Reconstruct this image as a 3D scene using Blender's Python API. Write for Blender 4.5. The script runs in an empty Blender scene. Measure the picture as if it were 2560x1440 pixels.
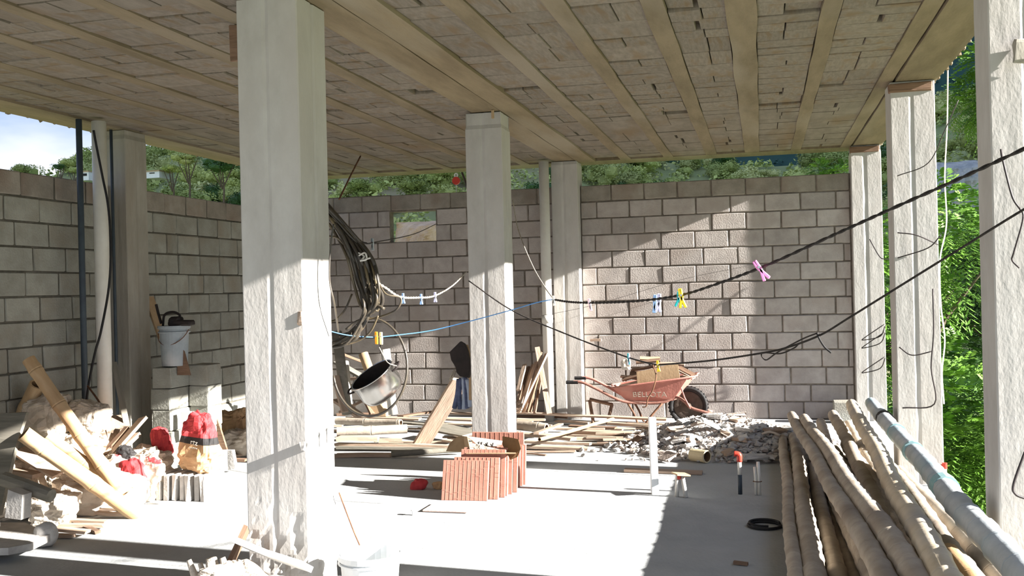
import bpy, math, random
from mathutils import Vector, Matrix, noise
random.seed(7)
PI = math.pi
C = bpy.context.scene
COL = C.collection
# ------------------------------------------------------------------ camera
FPX = 2500.0; EYE = 1.61
_th = math.atan(625/FPX); _rho = math.atan(.024); _pit = math.atan(5/FPX)
st, ct, sp, cp = math.sin(_th), math.cos(_th), math.sin(_pit), math.cos(_pit)
FW = Vector((-st*cp, ct*cp, sp)); RT = Vector((ct, st, 0)); UP = Vector((st*sp, -ct*sp, cp))
CX = RT*math.cos(_rho) - UP*math.sin(_rho); CY = RT*math.sin(_rho) + UP*math.cos(_rho)
cam = bpy.data.cameras.new('camera'); camo = bpy.data.objects.new('camera', cam); COL.objects.link(camo)
cam.sensor_width = 36; cam.lens = FPX/2560*36; cam.clip_end = 3000; cam.clip_start = .05
m = Matrix((CX, CY, -FW)).transposed().to_4x4(); m.translation = (0, 0, EYE); camo.matrix_world = m
C.camera = camo
def at(px, py, x=None, y=None, z=None):
    """the world point seen at a pixel of the photograph, on the plane x=, y= or z="""
    d = FW + CX*((px-1280)/FPX) - CY*((py-720)/FPX)
    if x is not None: t = x/d.x
    elif y is not None: t = y/d.y
    else: t = (z-EYE)/d.z
    return Vector((0, 0, EYE)) + d*t
# ------------------------------------------------------------------ world, sun, exposure
SUN = Vector((1, -.11, .378)).normalized()
w = bpy.data.worlds.new('sky'); C.world = w; w.use_nodes = True
nt = w.node_tree; N = nt.nodes; L = nt.links; N.clear()
out = N.new('ShaderNodeOutputWorld'); bg = N.new('ShaderNodeBackground'); L.new(bg.outputs[0], out.inputs[0])
tc = N.new('ShaderNodeTexCoord'); sep = N.new('ShaderNodeSeparateXYZ'); L.new(tc.outputs['Generated'], sep.inputs[0])
cr = N.new('ShaderNodeValToRGB'); L.new(sep.outputs[2], cr.inputs[0])
e = cr.color_ramp.elements
e[0].position = 0; e[0].color = (.50, .68, .95, 1); e[1].position = .6; e[1].color = (.16, .32, .72, 1)
e2 = cr.color_ramp.elements.new(.18); e2.color = (.34, .50, .84, 1)
mp = N.new('ShaderNodeMapping'); mp.inputs['Scale'].default_value = (1, 1, 3.0); L.new(tc.outputs['Generated'], mp.inputs[0])
nz = N.new('ShaderNodeTexNoise'); nz.inputs['Scale'].default_value = 3.1; nz.inputs['Detail'].default_value = 7; L.new(mp.outputs[0], nz.inputs[0])
c2 = N.new('ShaderNodeValToRGB'); L.new(nz.outputs[0], c2.inputs[0]); c2.color_ramp.elements[0].position = .42; c2.color_ramp.elements[1].position = .66
mx = N.new('ShaderNodeMixRGB'); L.new(c2.outputs[0], mx.inputs[0]); L.new(cr.outputs[0], mx.inputs[1]); mx.inputs[2].default_value = (1.0, 1.03, 1.06, 1)
L.new(mx.outputs[0], bg.inputs[0]); bg.inputs[1].default_value = 1.15
sl = bpy.data.lights.new('sun', 'SUN'); sl.energy = 28; sl.angle = .0093; sl.color = (1, .955, .90)
so = bpy.data.objects.new('sun', sl); COL.objects.link(so); so.rotation_euler = SUN.to_track_quat('Z', 'Y').to_euler(); so.location = SUN*60
C.view_settings.view_transform = 'Standard'; C.view_settings.look = 'None'; C.view_settings.gamma = 1
C.view_settings.use_curve_mapping = False; C.view_settings.exposure = 0.0
# ------------------------------------------------------------------ materials
MATS = {}
def mat(name, c1, c2=None, scale=6, rough=.9, bump=.3, bscale=40, stretch=(1, 1, 1), dist=.01, c3=None, rnd=0, metal=0, bdetail=5, spec=.3):
    """procedural: two noise-mixed colours, a third in blotches, noise relief, optional per-object tint"""
    if name in MATS: return MATS[name]
    m = bpy.data.materials.new(name); m.use_nodes = True
    t = m.node_tree; n = t.nodes; l = t.links; b = n['Principled BSDF']
    b.inputs['Roughness'].default_value = rough; b.inputs['Metallic'].default_value = metal
    b.inputs['Specular IOR Level'].default_value = spec
    tc = n.new('ShaderNodeTexCoord'); mp = n.new('ShaderNodeMapping'); mp.inputs['Scale'].default_value = stretch
    l.new(tc.outputs['Object'], mp.inputs[0])
    if c2 is None: c2 = tuple(v*.8 for v in c1)
    nz = n.new('ShaderNodeTexNoise'); nz.inputs['Scale'].default_value = scale; nz.inputs['Detail'].default_value = 6; nz.inputs['Roughness'].default_value = .65
    oi = n.new('ShaderNodeObjectInfo')
    if rnd:
        ad = n.new('ShaderNodeVectorMath'); ad.operation = 'ADD'; l.new(mp.outputs[0], ad.inputs[0])
        sc = n.new('ShaderNodeVectorMath'); sc.operation = 'SCALE'; sc.inputs['Scale'].default_value = 50
        cb = n.new('ShaderNodeCombineXYZ'); l.new(oi.outputs['Random'], cb.inputs[0]); l.new(cb.outputs[0], sc.inputs[0]); l.new(sc.outputs[0], ad.inputs[1])
        vec = ad.outputs[0]
    else: vec = mp.outputs[0]
    l.new(vec, nz.inputs[0])
    rp = n.new('ShaderNodeValToRGB'); l.new(nz.outputs[0], rp.inputs[0])
    rp.color_ramp.elements[0].position = .36; rp.color_ramp.elements[1].position = .64
    rp.color_ramp.elements[0].color = (*c2, 1); rp.color_ramp.elements[1].color = (*c1, 1)
    colr = rp.outputs[0]
    if c3:
        n3 = n.new('ShaderNodeTexNoise'); n3.inputs['Scale'].default_value = scale*.35; n3.inputs['Detail'].default_value = 4; l.new(vec, n3.inputs[0])
        r3 = n.new('ShaderNodeValToRGB'); r3.color_ramp.elements[0].position = .5; r3.color_ramp.elements[1].position = .68; l.new(n3.outputs[0], r3.inputs[0])
        m3 = n.new('ShaderNodeMixRGB'); l.new(r3.outputs[0], m3.inputs[0]); l.new(colr, m3.inputs[1]); m3.inputs[2].default_value = (*c3, 1); colr = m3.outputs[0]
    if rnd:
        mr = n.new('ShaderNodeMapRange'); mr.inputs['To Min'].default_value = 1-rnd; mr.inputs['To Max'].default_value = 1+rnd*.6; l.new(oi.outputs['Random'], mr.inputs[0])
        hs = n.new('ShaderNodeHueSaturation'); l.new(mr.outputs[0], hs.inputs['Value']); l.new(colr, hs.inputs['Color']); colr = hs.outputs[0]
    l.new(colr, b.inputs['Base Color'])
    if bump:
        nb = n.new('ShaderNodeTexNoise'); nb.inputs['Scale'].default_value = bscale; nb.inputs['Detail'].default_value = bdetail; l.new(vec, nb.inputs[0])
        bp = n.new('ShaderNodeBump'); bp.inputs['Strength'].default_value = bump; bp.inputs['Distance'].default_value = dist
        l.new(nb.outputs[0], bp.inputs['Height']); l.new(bp.outputs[0], b.inputs['Normal'])
    MATS[name] = m
    return m
BLOCK = mat('block_grey', (.43, .392, .365), (.325, .292, .27), 5, bump=.35, bscale=60, c3=(.33, .285, .255), rnd=.14)
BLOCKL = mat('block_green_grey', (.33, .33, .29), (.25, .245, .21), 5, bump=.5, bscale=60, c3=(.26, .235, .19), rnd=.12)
MORTAR = mat('mortar', (.20, .17, .14), (.12, .10, .08), 14, bump=.8, bscale=30)
BLOCKT = mat('block_stain_and_shade', (.31, .28, .24), (.22, .195, .165), 5, bump=.4, bscale=60, c3=(.22, .17, .135), rnd=.12)  # top course: brown stain, with part of the shade there painted in
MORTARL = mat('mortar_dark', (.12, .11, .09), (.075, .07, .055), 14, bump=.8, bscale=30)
SLABM = mat('floor_concrete', (.40, .415, .42), (.335, .35, .355), 2.2, bump=.35, bscale=35, c3=(.37, .375, .37))
CEILB = mat('ceiling_block_face', (.25, .215, .18), (.18, .152, .125), 3, bump=.45, bscale=45, c3=(.20, .145, .095), rnd=.12, stretch=(3, 1, 1))
JOIST = mat('joist_concrete', (.225, .178, .118), (.15, .117, .074), 2.4, bump=.5, bscale=30, c3=(.25, .21, .16), stretch=(2.5, .5, 1))
CEILG = mat('ceiling_core', (.12, .09, .06), (.07, .055, .04), 9, bump=.5)
COLM = mat('column_concrete', (.50, .485, .46), (.42, .40, .375), 5, bump=.26, bscale=60, stretch=(1, 1, .5), dist=.006, c3=(.46, .43, .40))
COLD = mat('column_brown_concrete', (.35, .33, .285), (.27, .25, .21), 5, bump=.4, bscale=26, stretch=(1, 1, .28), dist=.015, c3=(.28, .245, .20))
WOOD = mat('weathered_wood', (.50, .38, .29), (.36, .26, .19), 9, bump=.5, bscale=30, stretch=(.25, 2.2, 2.2), rnd=.22)
WOODD = mat('dark_wood', (.24, .15, .10), (.14, .085, .055), 9, bump=.5, bscale=30, stretch=(.25, 2.2, 2.2), rnd=.2)
WOODG = mat('grey_board', (.24, .22, .18), (.16, .15, .12), 7, bump=.4, bscale=30, stretch=(.25, 2, 2), rnd=.1)
BAM = mat('bamboo_tan', (.55, .40, .24), (.40, .26, .13), 6, rough=.6, bump=.25, bscale=20, c3=(.28, .17, .09), stretch=(.5, 2, 2), rnd=.12)
BAMG = mat('bamboo_grey', (.44, .385, .315), (.31, .26, .205), 5, rough=.8, bump=.4, bscale=18, c3=(.235, .19, .15), rnd=.14)
BAMP = mat('pole_pale', (.56, .60, .62), (.40, .44, .46), 4, rough=.7, bump=.3, bscale=18, c3=(.30, .42, .46), rnd=.05)
PVC = mat('pvc_white', (.74, .72, .66), (.66, .63, .56), 4, rough=.45, bump=.05)
PVCD = mat('pvc_dark_grey', (.055, .075, .09), (.04, .05, .065), 4, rough=.5, bump=.05)
RUBBER = mat('black_rubber', (.022, .02, .02), (.012, .012, .012), 8, rough=.7, bump=.2)
CABLE = mat('cable_black', (.03, .026, .022), (.075, .06, .04), 6, rough=.4, bump=.05, spec=.6)
CABLEB = mat('cable_olive', (.16, .12, .06), (.05, .04, .03), 6, rough=.4, bump=.05, spec=.6)
ROPE = mat('rope_dark', (.05, .04, .035), (.02, .018, .016), 30, rough=.8, bump=.8, bscale=200)
ROPEL = mat('rope_light', (.5, .45, .38), (.3, .26, .2), 30, rough=.8, bump=.5, bscale=200)
BLUEROPE = mat('rope_blue', (.12, .35, .75), (.1, .28, .6), 10, rough=.6, bump=0)
RUST = mat('rusty_steel', (.20, .095, .05), (.10, .05, .03), 14, rough=.8, bump=.4, bscale=60)
STEEL = mat('aluminium', (.62, .60, .57), (.5, .48, .45), 5, rough=.25, bump=.05, metal=1)
SOOT = mat('soot_black', (.03, .022, .02), (.015, .012, .012), 9, rough=.7, bump=.2)
WIRE = mat('dark_wire', (.05, .04, .04), (.03, .025, .025), 10, rough=.5, bump=0)
BARROW = mat('barrow_red', (.48, .20, .16), (.38, .15, .12), 7, rough=.6, bump=.15, c3=(.50, .27, .22))
TILE = mat('tile_red', (.43, .21, .155), (.36, .165, .12), 9, rough=.6, bump=.12, bscale=60, rnd=.06)
TILEL = mat('tile_line', (.47, .25, .19), (.43, .22, .165), 9, rough=.7, bump=0)
CARD = mat('cardboard', (.46, .33, .20), (.38, .26, .15), 6, rough=.9, bump=.15, rnd=.06)
CARDD = mat('cardboard_inside', (.22, .13, .06), (.16, .09, .04), 6, rough=.9, bump=.2)
PAPER = mat('sack_paper', (.62, .55, .46), (.48, .40, .32), 6, rough=.9, bump=.9, bscale=14, dist=.03)
KRAFT = mat('kraft_paper', (.55, .36, .20), (.44, .27, .14), 6, rough=.85, bump=.6, bscale=12, dist=.02)
REDP = mat('sack_red', (.55, .055, .06), (.42, .035, .04), 6, rough=.7, bump=.5, bscale=12, dist=.02)
BLACKP = mat('sack_black_band', (.035, .03, .03), (.02, .02, .02), 6, rough=.7, bump=.4, bscale=12, dist=.02)
PALEPRINT = mat('pale_print', (.55, .5, .42), (.5, .45, .38), 6, bump=0)
WHITEP = mat('white_plastic', (.78, .80, .80), (.70, .73, .74), 5, rough=.45, bump=.05)
BUCKETG = mat('bucket_grey_plastic', (.36, .40, .42), (.28, .32, .34), 6, rough=.6, bump=.15, c3=(.5, .5, .5))
RUBBLE = mat('rubble_concrete', (.58, .56, .53), (.44, .42, .40), 9, bump=.6, bscale=40, rnd=.2)
RUBBLED = mat('rubble_brown', (.36, .30, .26), (.27, .22, .19), 9, bump=.6, bscale=40)
SANDY = mat('sand', (.50, .47, .44), (.40, .37, .345), 9, bump=.5)
PINKP = mat('plastic_pink', (.85, .30, .62), (.8, .26, .56), 3, rough=.4, bump=0)
YELP = mat('plastic_yellow', (.85, .60, .03), (.8, .55, .02), 3, rough=.4, bump=0)
ORAP = mat('plastic_orange', (.9, .36, .02), (.85, .3, .02), 3, rough=.4, bump=0)
BLUP = mat('plastic_blue', (.30, .48, .80), (.26, .42, .72), 3, rough=.4, bump=0)
LILP = mat('plastic_lilac', (.60, .60, .85), (.54, .54, .8), 3, rough=.4, bump=0)
TEALP = mat('plastic_teal', (.02, .40, .42), (.02, .34, .38), 3, rough=.4, bump=0)
REDPL = mat('plastic_red', (.62, .06, .04), (.5, .05, .03), 3, rough=.4, bump=0)
DENIM = mat('denim', (.13, .16, .28), (.07, .09, .16), 12, rough=.95, bump=.4)
DENIML = mat('denim_light', (.45, .52, .66), (.35, .42, .55), 12, rough=.95, bump=.4)
LEAFN = mat('leaf_bright', (.135, .27, .03), (.07, .165, .02), .9, rough=.55, bump=0, rnd=.1)
LEAFD = mat('leaf_deep', (.065, .14, .03), (.03, .08, .018), .8, rough=.6, bump=0, rnd=.12)
LEAFH = mat('leaf_hill', (.52, .58, .20), (.28, .36, .11), .35, rough=.9, bump=0, c3=(.56, .56, .28), rnd=.3, spec=.05)
LEAFB = mat('leaf_blue_green', (.045, .115, .075), (.025, .075, .055), .3, rough=.8, bump=0, rnd=.2)  # mountain leaves: the bluish haze is put into the leaf colour
BARK = mat('bark', (.16, .12, .08), (.09, .07, .05), 8, bump=.6)
GROUND = mat('hill_ground', (.30, .33, .14), (.18, .22, .09), .06, rough=1, bump=.4, bscale=.5, dist=.5, c3=(.27, .24, .13))
GROUNDB = mat('mountain_ground', (.030, .075, .060), (.020, .055, .045), .06, rough=1, bump=.3, bscale=.4, dist=.5)  # dark blue-green carries the mountain's haze in the ground colour
CLIFF = mat('cliff_sand', (.62, .45, .30), (.44, .29, .17), .5, bump=.8, bscale=2, dist=.4, stretch=(1, 1, .3))
CLIFFG = mat('cliff_grey', (.50, .49, .46), (.27, .29, .29), .7, bump=.8, bscale=2, dist=.4)
# ------------------------------------------------------------------ helpers
def link(name, me, m=None, parent=None, loc=None, smooth=False):
    o = bpy.data.objects.new(name, me); COL.objects.link(o)
    if m is not None and me is not None and not me.materials:
        for k in (m if isinstance(m, (list, tuple)) else [m]): me.materials.append(k)
    if loc is not None: o.location = loc
    if parent is not None: o.parent = parent
    if smooth: me.polygons.foreach_set('use_smooth', [True]*len(me.polygons))
    return o
def tag(o, label, cat, group=None, kind=None):
    if label: o['label'] = label
    if cat: o['category'] = cat
    if group: o['group'] = group
    if kind: o['kind'] = kind
    return o
def thing(name, label, cat, loc=(0, 0, 0), rz=0, group=None):
    o = bpy.data.objects.new(name, None); COL.objects.link(o); o.empty_display_size = .05
    o.location = loc; o.rotation_euler = (0, 0, rz)
    return tag(o, label, cat, group)
class MB:
    """collects geometry for one mesh"""
    def __init__(s): s.v = []; s.f = []; s.mi = []
    def add(s, v, f, mi=0):
        k = len(s.v); s.v += [tuple(a) for a in v]; s.f += [tuple(i+k for i in q) for q in f]; s.mi += [mi]*len(f); return s
    def box(s, a, b, mi=0, M=None):
        x0, y0, z0 = a; x1, y1, z1 = b
        v = [Vector(p) for p in ((x0,y0,z0),(x1,y0,z0),(x1,y1,z0),(x0,y1,z0),(x0,y0,z1),(x1,y0,z1),(x1,y1,z1),(x0,y1,z1))]
        if M: v = [M @ p for p in v]
        return s.add(v, [(0,3,2,1),(4,5,6,7),(0,1,5,4),(1,2,6,5),(2,3,7,6),(3,0,4,7)], mi)
    def cbox(s, a, b, c=.01, jit=0, mi=0, M=None):
        """box with chamfered edges (24 points), optionally jittered"""
        lo, hi = Vector(a), Vector(b); ctr = (lo+hi)/2; h = (hi-lo)/2
        v = []; idx = {}
        for sx in (-1, 1):
            for sy in (-1, 1):
                for sz in (-1, 1):
                    for ax in range(3):
                        p = [sx*(h.x-c), sy*(h.y-c), sz*(h.z-c)]; p[ax] = (sx, sy, sz)[ax]*h[ax]
                        q = ctr + Vector(p) + Vector((random.uniform(-jit, jit), random.uniform(-jit, jit), random.uniform(-jit, jit)))
                        idx[(sx, sy, sz, ax)] = len(v); v.append(M @ q if M else q)
        f = []
        for ax in range(3):
            o = [i for i in range(3) if i != ax]
            for sg in (-1, 1):
                q = []
                for a1, a2 in ((-1,-1),(1,-1),(1,1),(-1,1)):
                    k = [0,0,0]; k[ax] = sg; k[o[0]] = a1; k[o[1]] = a2; q.append(idx[(*k, ax)])
                if (sg > 0) == (ax == 1): q.reverse()
                f.append(tuple(q))
        for ax in range(3):
            o = [i for i in range(3) if i != ax]
            for a1 in (-1, 1):
                for a2 in (-1, 1):
                    k0 = [0,0,0]; k1 = [0,0,0]; k0[ax] = -1; k1[ax] = 1
                    k0[o[0]] = k1[o[0]] = a1; k0[o[1]] = k1[o[1]] = a2
                    q = [idx[(*k0, o[0])], idx[(*k1, o[0])], idx[(*k1, o[1])], idx[(*k0, o[1])]]
                    n_ = (Vector(v[q[1]])-Vector(v[q[0]])).cross(Vector(v[q[2]])-Vector(v[q[1]]))
                    outw = Vector(v[q[0]])+Vector(v[q[2]]); cc = (M @ ctr if M else ctr)
                    if n_.dot((outw/2)-cc) < 0: q.reverse()
                    f.append(tuple(q))
        for sx in (-1, 1):
            for sy in (-1, 1):
                for sz in (-1, 1):
                    q = [idx[(sx, sy, sz, a_)] for a_ in range(3)]
                    if sx*sy*sz < 0: q.reverse()
                    f.append(tuple(q))
        return s.add(v, f, mi)
    def tube(s, pts, r, n=8, cap=True, mi=0):
        pts = [Vector(p) for p in pts]; k = len(pts)
        rr = r if isinstance(r, (list, tuple)) else [r]*k
        t0 = (pts[1]-pts[0]).normalized(); up = Vector((0, 0, 1)) if abs(t0.z) < .9 else Vector((1, 0, 0))
        nn = (up - t0*up.dot(t0)).normalized(); v = []
        for i, p in enumerate(pts):
            t = (pts[min(i+1, k-1)]-pts[max(i-1, 0)]).normalized()
            nn = (nn - t*nn.dot(t)).normalized(); bb = t.cross(nn)
            for j in range(n):
                a = 2*PI*j/n; v.append(p + (nn*math.cos(a)+bb*math.sin(a))*rr[i])
        f = [(i*n+j, i*n+(j+1) % n, (i+1)*n+(j+1) % n, (i+1)*n+j) for i in range(k-1) for j in range(n)]
        if cap: f += [tuple(reversed(range(n))), tuple(range((k-1)*n, k*n))]
        return s.add(v, f, mi)
    def lathe(s, prof, n=24, M=None, mi=0, cap=False):
        v = []
        for r_, z_ in prof:
            for j in range(n):
                a = 2*PI*j/n; p = Vector((r_*math.cos(a), r_*math.sin(a), z_)); v.append(M @ p if M else p)
        k = len(prof)
        f = [(i*n+j, i*n+(j+1) % n, (i+1)*n+(j+1) % n, (i+1)*n+j) for i in range(k-1) for j in range(n)]
        if cap: f += [tuple(reversed(range(n))), tuple(range((k-1)*n, k*n))]
        return s.add(v, f, mi)
    def rock(s, c, r, jit=.3, flat=1, mi=0, stretch=1):
        base = [(0,0,1),(.89,0,.45),(.28,.85,.45),(-.72,.53,.45),(-.72,-.53,.45),(.28,-.85,.45),(.72,.53,-.45),(-.28,.85,-.45),(-.89,0,-.45),(-.28,-.85,-.45),(.72,-.53,-.45),(0,0,-1)]
        a = random.uniform(0, 6.28); ca, sa = math.cos(a), math.sin(a); v = []
        for p in base:
            k = r*(1+random.uniform(-jit, jit)); x, y, z = p[0]*k*stretch, p[1]*k, p[2]*k*flat
            v.append((c[0]+x*ca-y*sa, c[1]+x*sa+y*ca, c[2]+z))
        f = [(0,1,2),(0,2,3),(0,3,4),(0,4,5),(0,5,1),(1,6,2),(2,7,3),(3,8,4),(4,9,5),(5,10,1),(6,7,2),(7,8,3),(8,9,4),(9,10,5),(10,6,1),(11,7,6),(11,8,7),(11,9,8),(11,10,9),(11,6,10)]
        return s.add(v, f, mi)
    def mesh(s, name, mats=None):
        me = bpy.data.meshes.new(name); me.from_pydata(s.v, [], s.f)
        if mats:
            for k in (mats if isinstance(mats, (list, tuple)) else [mats]): me.materials.append(k)
        if any(s.mi): me.polygons.foreach_set('material_index', s.mi)
        me.update(); return me
    def obj(s, name, mats, parent=None, smooth=False, base=None):
        """link as an object whose origin sits at `base` (default: where the geometry stands)"""
        if base is None and parent is None:
            lo = [min(v[i] for v in s.v) for i in range(3)]; hi = [max(v[i] for v in s.v) for i in range(3)]
            base = ((lo[0]+hi[0])/2, (lo[1]+hi[1])/2, lo[2])
        if base is not None and parent is None:
            s.v = [(a-base[0], b-base[1], c-base[2]) for a, b, c in s.v]
        return link(name, s.mesh(name, mats), None, parent, base if parent is None else None, smooth)
def frame(p0, p1, roll=0):
    """matrix with X along p0->p1, origin at p0"""
    x = (Vector(p1)-Vector(p0)).normalized(); u = Vector((0, 0, 1))
    if abs(x.z) > .97: u = Vector((0, -1, 0))
    y = u.cross(x).normalized(); z = x.cross(y)
    M = Matrix((x, y, z)).transposed().to_4x4() @ Matrix.Rotation(roll, 4, 'X'); M.translation = Vector(p0); return M
def plank(name, p0, p1, wd, th, m, label=None, cat=None, roll=0, group=None, parent=None, jag=.0):
    """board from p0 to p1: local X runs along the grain"""
    p0, p1 = Vector(p0), Vector(p1); ln = (p1-p0).length; b = MB()
    n = max(2, int(ln/.35)); v = []; f = []
    for i in range(n+1):
        x = ln*i/n; wob = random.uniform(-.004, .004); ww = wd*(1+random.uniform(-.03, .03))
        if i in (0, n): x += random.uniform(-jag, jag)
        for (a, c) in ((-ww/2, -th/2), (ww/2, -th/2), (ww/2, th/2), (-ww/2, th/2)):
            v.append((x+(random.uniform(-jag, jag) if i in (0, n) else 0), a, c+wob))
    for i in range(n):
        for j in range(4): f.append((i*4+j, (i+1)*4+j, (i+1)*4+(j+1) % 4, i*4+(j+1) % 4))
    f += [(0, 1, 2, 3), (n*4+3, n*4+2, n*4+1, n*4)]
    b.add(v, [tuple(reversed(q)) for q in f])
    o = link(name, b.mesh(name, m), None, parent); o.matrix_local = frame(p0, p1, roll)
    return tag(o, label, cat, group) if label else o
def smoothpts(pts, k=8):
    """Catmull-Rom through pts"""
    P_ = [Vector(p) for p in pts]; P_ = [P_[0]*2-P_[1]] + P_ + [P_[-1]*2-P_[-2]]; o = []
    for i in range(1, len(P_)-2):
        a, b, c, d = P_[i-1:i+3]
        for j in range(k):
            t = j/k; o.append(.5*((2*b)+(c-a)*t+(2*a-5*b+4*c-d)*t*t+(3*b-a-3*c+d)*t**3))
    o.append(P_[-2]); return o
def cable(name, pts, r, m, label=None, cat=None, parent=None, n=6, k=8, group=None):
    b = MB().tube(smoothpts(pts, k) if k else pts, r, n)
    o = b.obj(name, m, parent, smooth=True)
    return tag(o, label, cat, group) if label else o
def bamboo(name, p0, p1, r0, r1, m, label=None, cat='bamboo', group=None, seg=.32, sag=0, hollow=True, parent=None, bend=0):
    """culm with swollen node rings, thick-walled hollow ends; nodes are real geometry"""
    p0, p1 = Vector(p0), Vector(p1); ln = (p1-p0).length; M = frame(p0, p1); pts = []; rr = []
    x = 0; nx = random.uniform(.3, 1)*seg; nodes = []
    while nx < ln-.03: nodes.append(nx); nx += seg*random.uniform(.8, 1.15)
    xs = [(0, 1), (ln, 1)]
    for q in nodes: xs += [(q-.05, 1.0), (q-.010, 1.10), (q-.002, 1.10), (q, 1.02), (q+.002, 1.085), (q+.012, 1.085), (q+.05, 1.0)]
    xs = sorted((a, b) for a, b in xs if 0 <= a <= ln)
    ph = random.uniform(0, 6)
    for a, k in xs:
        t = a/ln; r = (r0+(r1-r0)*t)*k
        wob = .006*math.sin(a*2.2+ph)
        pts.append((a, wob+bend*math.sin(PI*t), .005*math.sin(a*3.1+ph*2)-sag*math.sin(PI*t))); rr.append(r)
    b = MB().tube(pts, rr, 12, cap=False)
    for end in (0, -1):
        q = Vector(pts[end]); r = rr[end]*.72; R_ = rr[end]; d = .12 if end == 0 else -.12
        b.tube([q, q+Vector((d, 0, 0))] if end == 0 else [q, q+Vector((d, 0, 0))], r, 12, cap=False, mi=1)
        ring = []
        for j in range(12):
            a = 2*PI*j/12; ring.append(q+Vector((0, math.cos(a)*R_, math.sin(a)*R_)))
        for j in range(12):
            a = 2*PI*j/12; ring.append(q+Vector((0, math.cos(a)*r, math.sin(a)*r)))
        b.add(ring, [(j, (j+1) % 12, 12+(j+1) % 12, 12+j) for j in range(12)])
        b.add([q+Vector((d, math.cos(2*PI*j/12)*r, math.sin(2*PI*j/12)*r)) for j in range(12)], [tuple(range(12))], 1)
    o = link(name, b.mesh(name, [m, CARDD]), None, parent, smooth=True); o.matrix_local = M
    return tag(o, label, cat, group) if label else o
def sack(name, c, size, mats, label=None, cat='sack', rot=(0, 0, 0), bands=None, taper=0, crumple=.12, seed=0, flop=0, parent=None, group=None, nx=22, ny=10, nz=22):
    """crumpled sack: rounded box of grid faces pushed about by noise; bands = [(z-fraction, material index)]"""
    sx, sy, sz = size; b = MB(); n = 40; k = 34; v = []; f = []; mi = []
    for i in range(k+1):
        t = i/k; z = -math.cos(PI*t); zz = math.copysign(abs(z)**.6, z)
        rad = math.sin(PI*t)**.42 if 0 < t < 1 else .02
        for j in range(n):
            a = 2*PI*j/n; cx_, cy_ = math.cos(a), math.sin(a)
            x = math.copysign(abs(cx_)**.55, cx_)*rad; y = math.copysign(abs(cy_)**.7, cy_)*rad
            q = Vector((x*sx/2, y*sy/2, (zz+1)/2*sz))
            d = Vector(q); h = noise.noise(Vector((q.x*9+seed, q.y*9, q.z*9)))*1.0 + .9*abs(noise.noise(Vector((q.x*17+seed, q.y*17, q.z*12)))) - .8*abs(noise.noise(Vector((q.x*33, q.y*33+seed, q.z*22))))
            dirv = Vector((x, y, zz*.6)).normalized()
            q += dirv*h*crumple*max(sx, sz)*.5
            tp = 1-taper*max(0, min(1, q.z/sz)); q.x *= tp; q.y *= tp
            q.x += flop*(q.z/sz)**2; v.append(q)
    for i in range(k):
        for j in range(n):
            f.append((i*n+j, i*n+(j+1) % n, (i+1)*n+(j+1) % n, (i+1)*n+j))
            zf = (i+.5)/k; idx = 0
            if bands:
                zc = v[i*n+j].z/sz
                for lim, mm in bands:
                    if zc > lim: idx = mm
            mi.append(idx)
    f += [tuple(reversed(range(n))), tuple(range(k*n, (k+1)*n))]; mi += [mi[0], mi[-1]]
    b.v = [tuple(q) for q in v]; b.f = f; b.mi = mi
    o = link(name, b.mesh(name, mats), None, parent, smooth=False)
    o.location = c; o.rotation_euler = rot
    return tag(o, label, cat, group) if label else o
# ------------------------------------------------------------------ setting: floor, ceiling, walls
FX0, FX1, FY0, FY1 = -6.05, 1.38, -1.2, 12.75
WX = -5.88; WY = 12.30; CEIL = 3.20; COURSE = .2065
b = MB(); b.box((FX0, FY0, -.28), (FX1, FY1, 0))
fl = link('floor', b.mesh('floor', SLABM)); fl['kind'] = 'structure'
# ceiling: core slab above, ribs and infill blocks hung in it
b = MB(); b.box((-6.08, FY0, CEIL+.045), (1.38, FY1, CEIL+.26))
ceil = link('ceiling', b.mesh('ceiling', [CEILG])); ceil['kind'] = 'structure'
ribs = [(-.08, .085, 0), (.43, .055, 0), (-.56, .065, 0), (-1.08, .06, 0), (-1.60, .06, 0), (-2.88, .06, 0), (-3.42, .065, 0), (-3.90, .055, 0), (-4.40, .06, 0), (-4.92, .055, 0), (-5.42, .05, 0)]
def strip(name, x0, x1, y0, y1, zb, m, par, wob=.006):
    """long cast strip with a slightly uneven underside and edges"""
    n = int((y1-y0)/.22); v = []; f = []; s = random.uniform(0, 50)
    for i in range(n+1):
        y = y0+(y1-y0)*i/n; a = noise.noise(Vector((y*1.7, s, 0)))*wob*2; c = noise.noise(Vector((y*1.3, s+9, 0)))*wob*2; z = zb+noise.noise(Vector((y*2, s, 5)))*wob*.7
        v += [(x0+a, y, z), (x1+c, y, z), (x1+c, y, CEIL+.06), (x0+a, y, CEIL+.06)]
    for i in range(n):
        for j in range(4): f.append((i*4+j, (i+1)*4+j, (i+1)*4+(j+1) % 4, i*4+(j+1) % 4))
    f += [(0, 1, 2, 3), (n*4+3, n*4+2, n*4+1, n*4)]
    bb = MB(); bb.add(v, [tuple(q) for q in f]); return link(name, bb.mesh(name, m), None, par)
for x, hw, _ in ribs: strip('joist', x-hw, x+hw, FY0, 12.35, CEIL-.004+random.uniform(-.004, .004), JOIST, ceil)
JOIST2 = mat('main_beam_concrete', (.26, .205, .13), (.18, .137, .085), 2.2, bump=.45, bscale=26, stretch=(2.5, .45, 1), c3=(.28, .24, .18))
strip('beam', -2.46, -2.20, FY0, 12.35, CEIL-.012, JOIST2, ceil, .004)
strip('beam', -2.185, -1.97, FY0, 12.35, CEIL-.018, JOIST2, ceil, .004)
strip('beam', 1.06, 1.375, FY0, 12.35, CEIL-.015, JOIST, ceil, .003)
strip('beam', .93, 1.045, FY0, 12.35, CEIL-.006, JOIST, ceil, .003)
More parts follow.
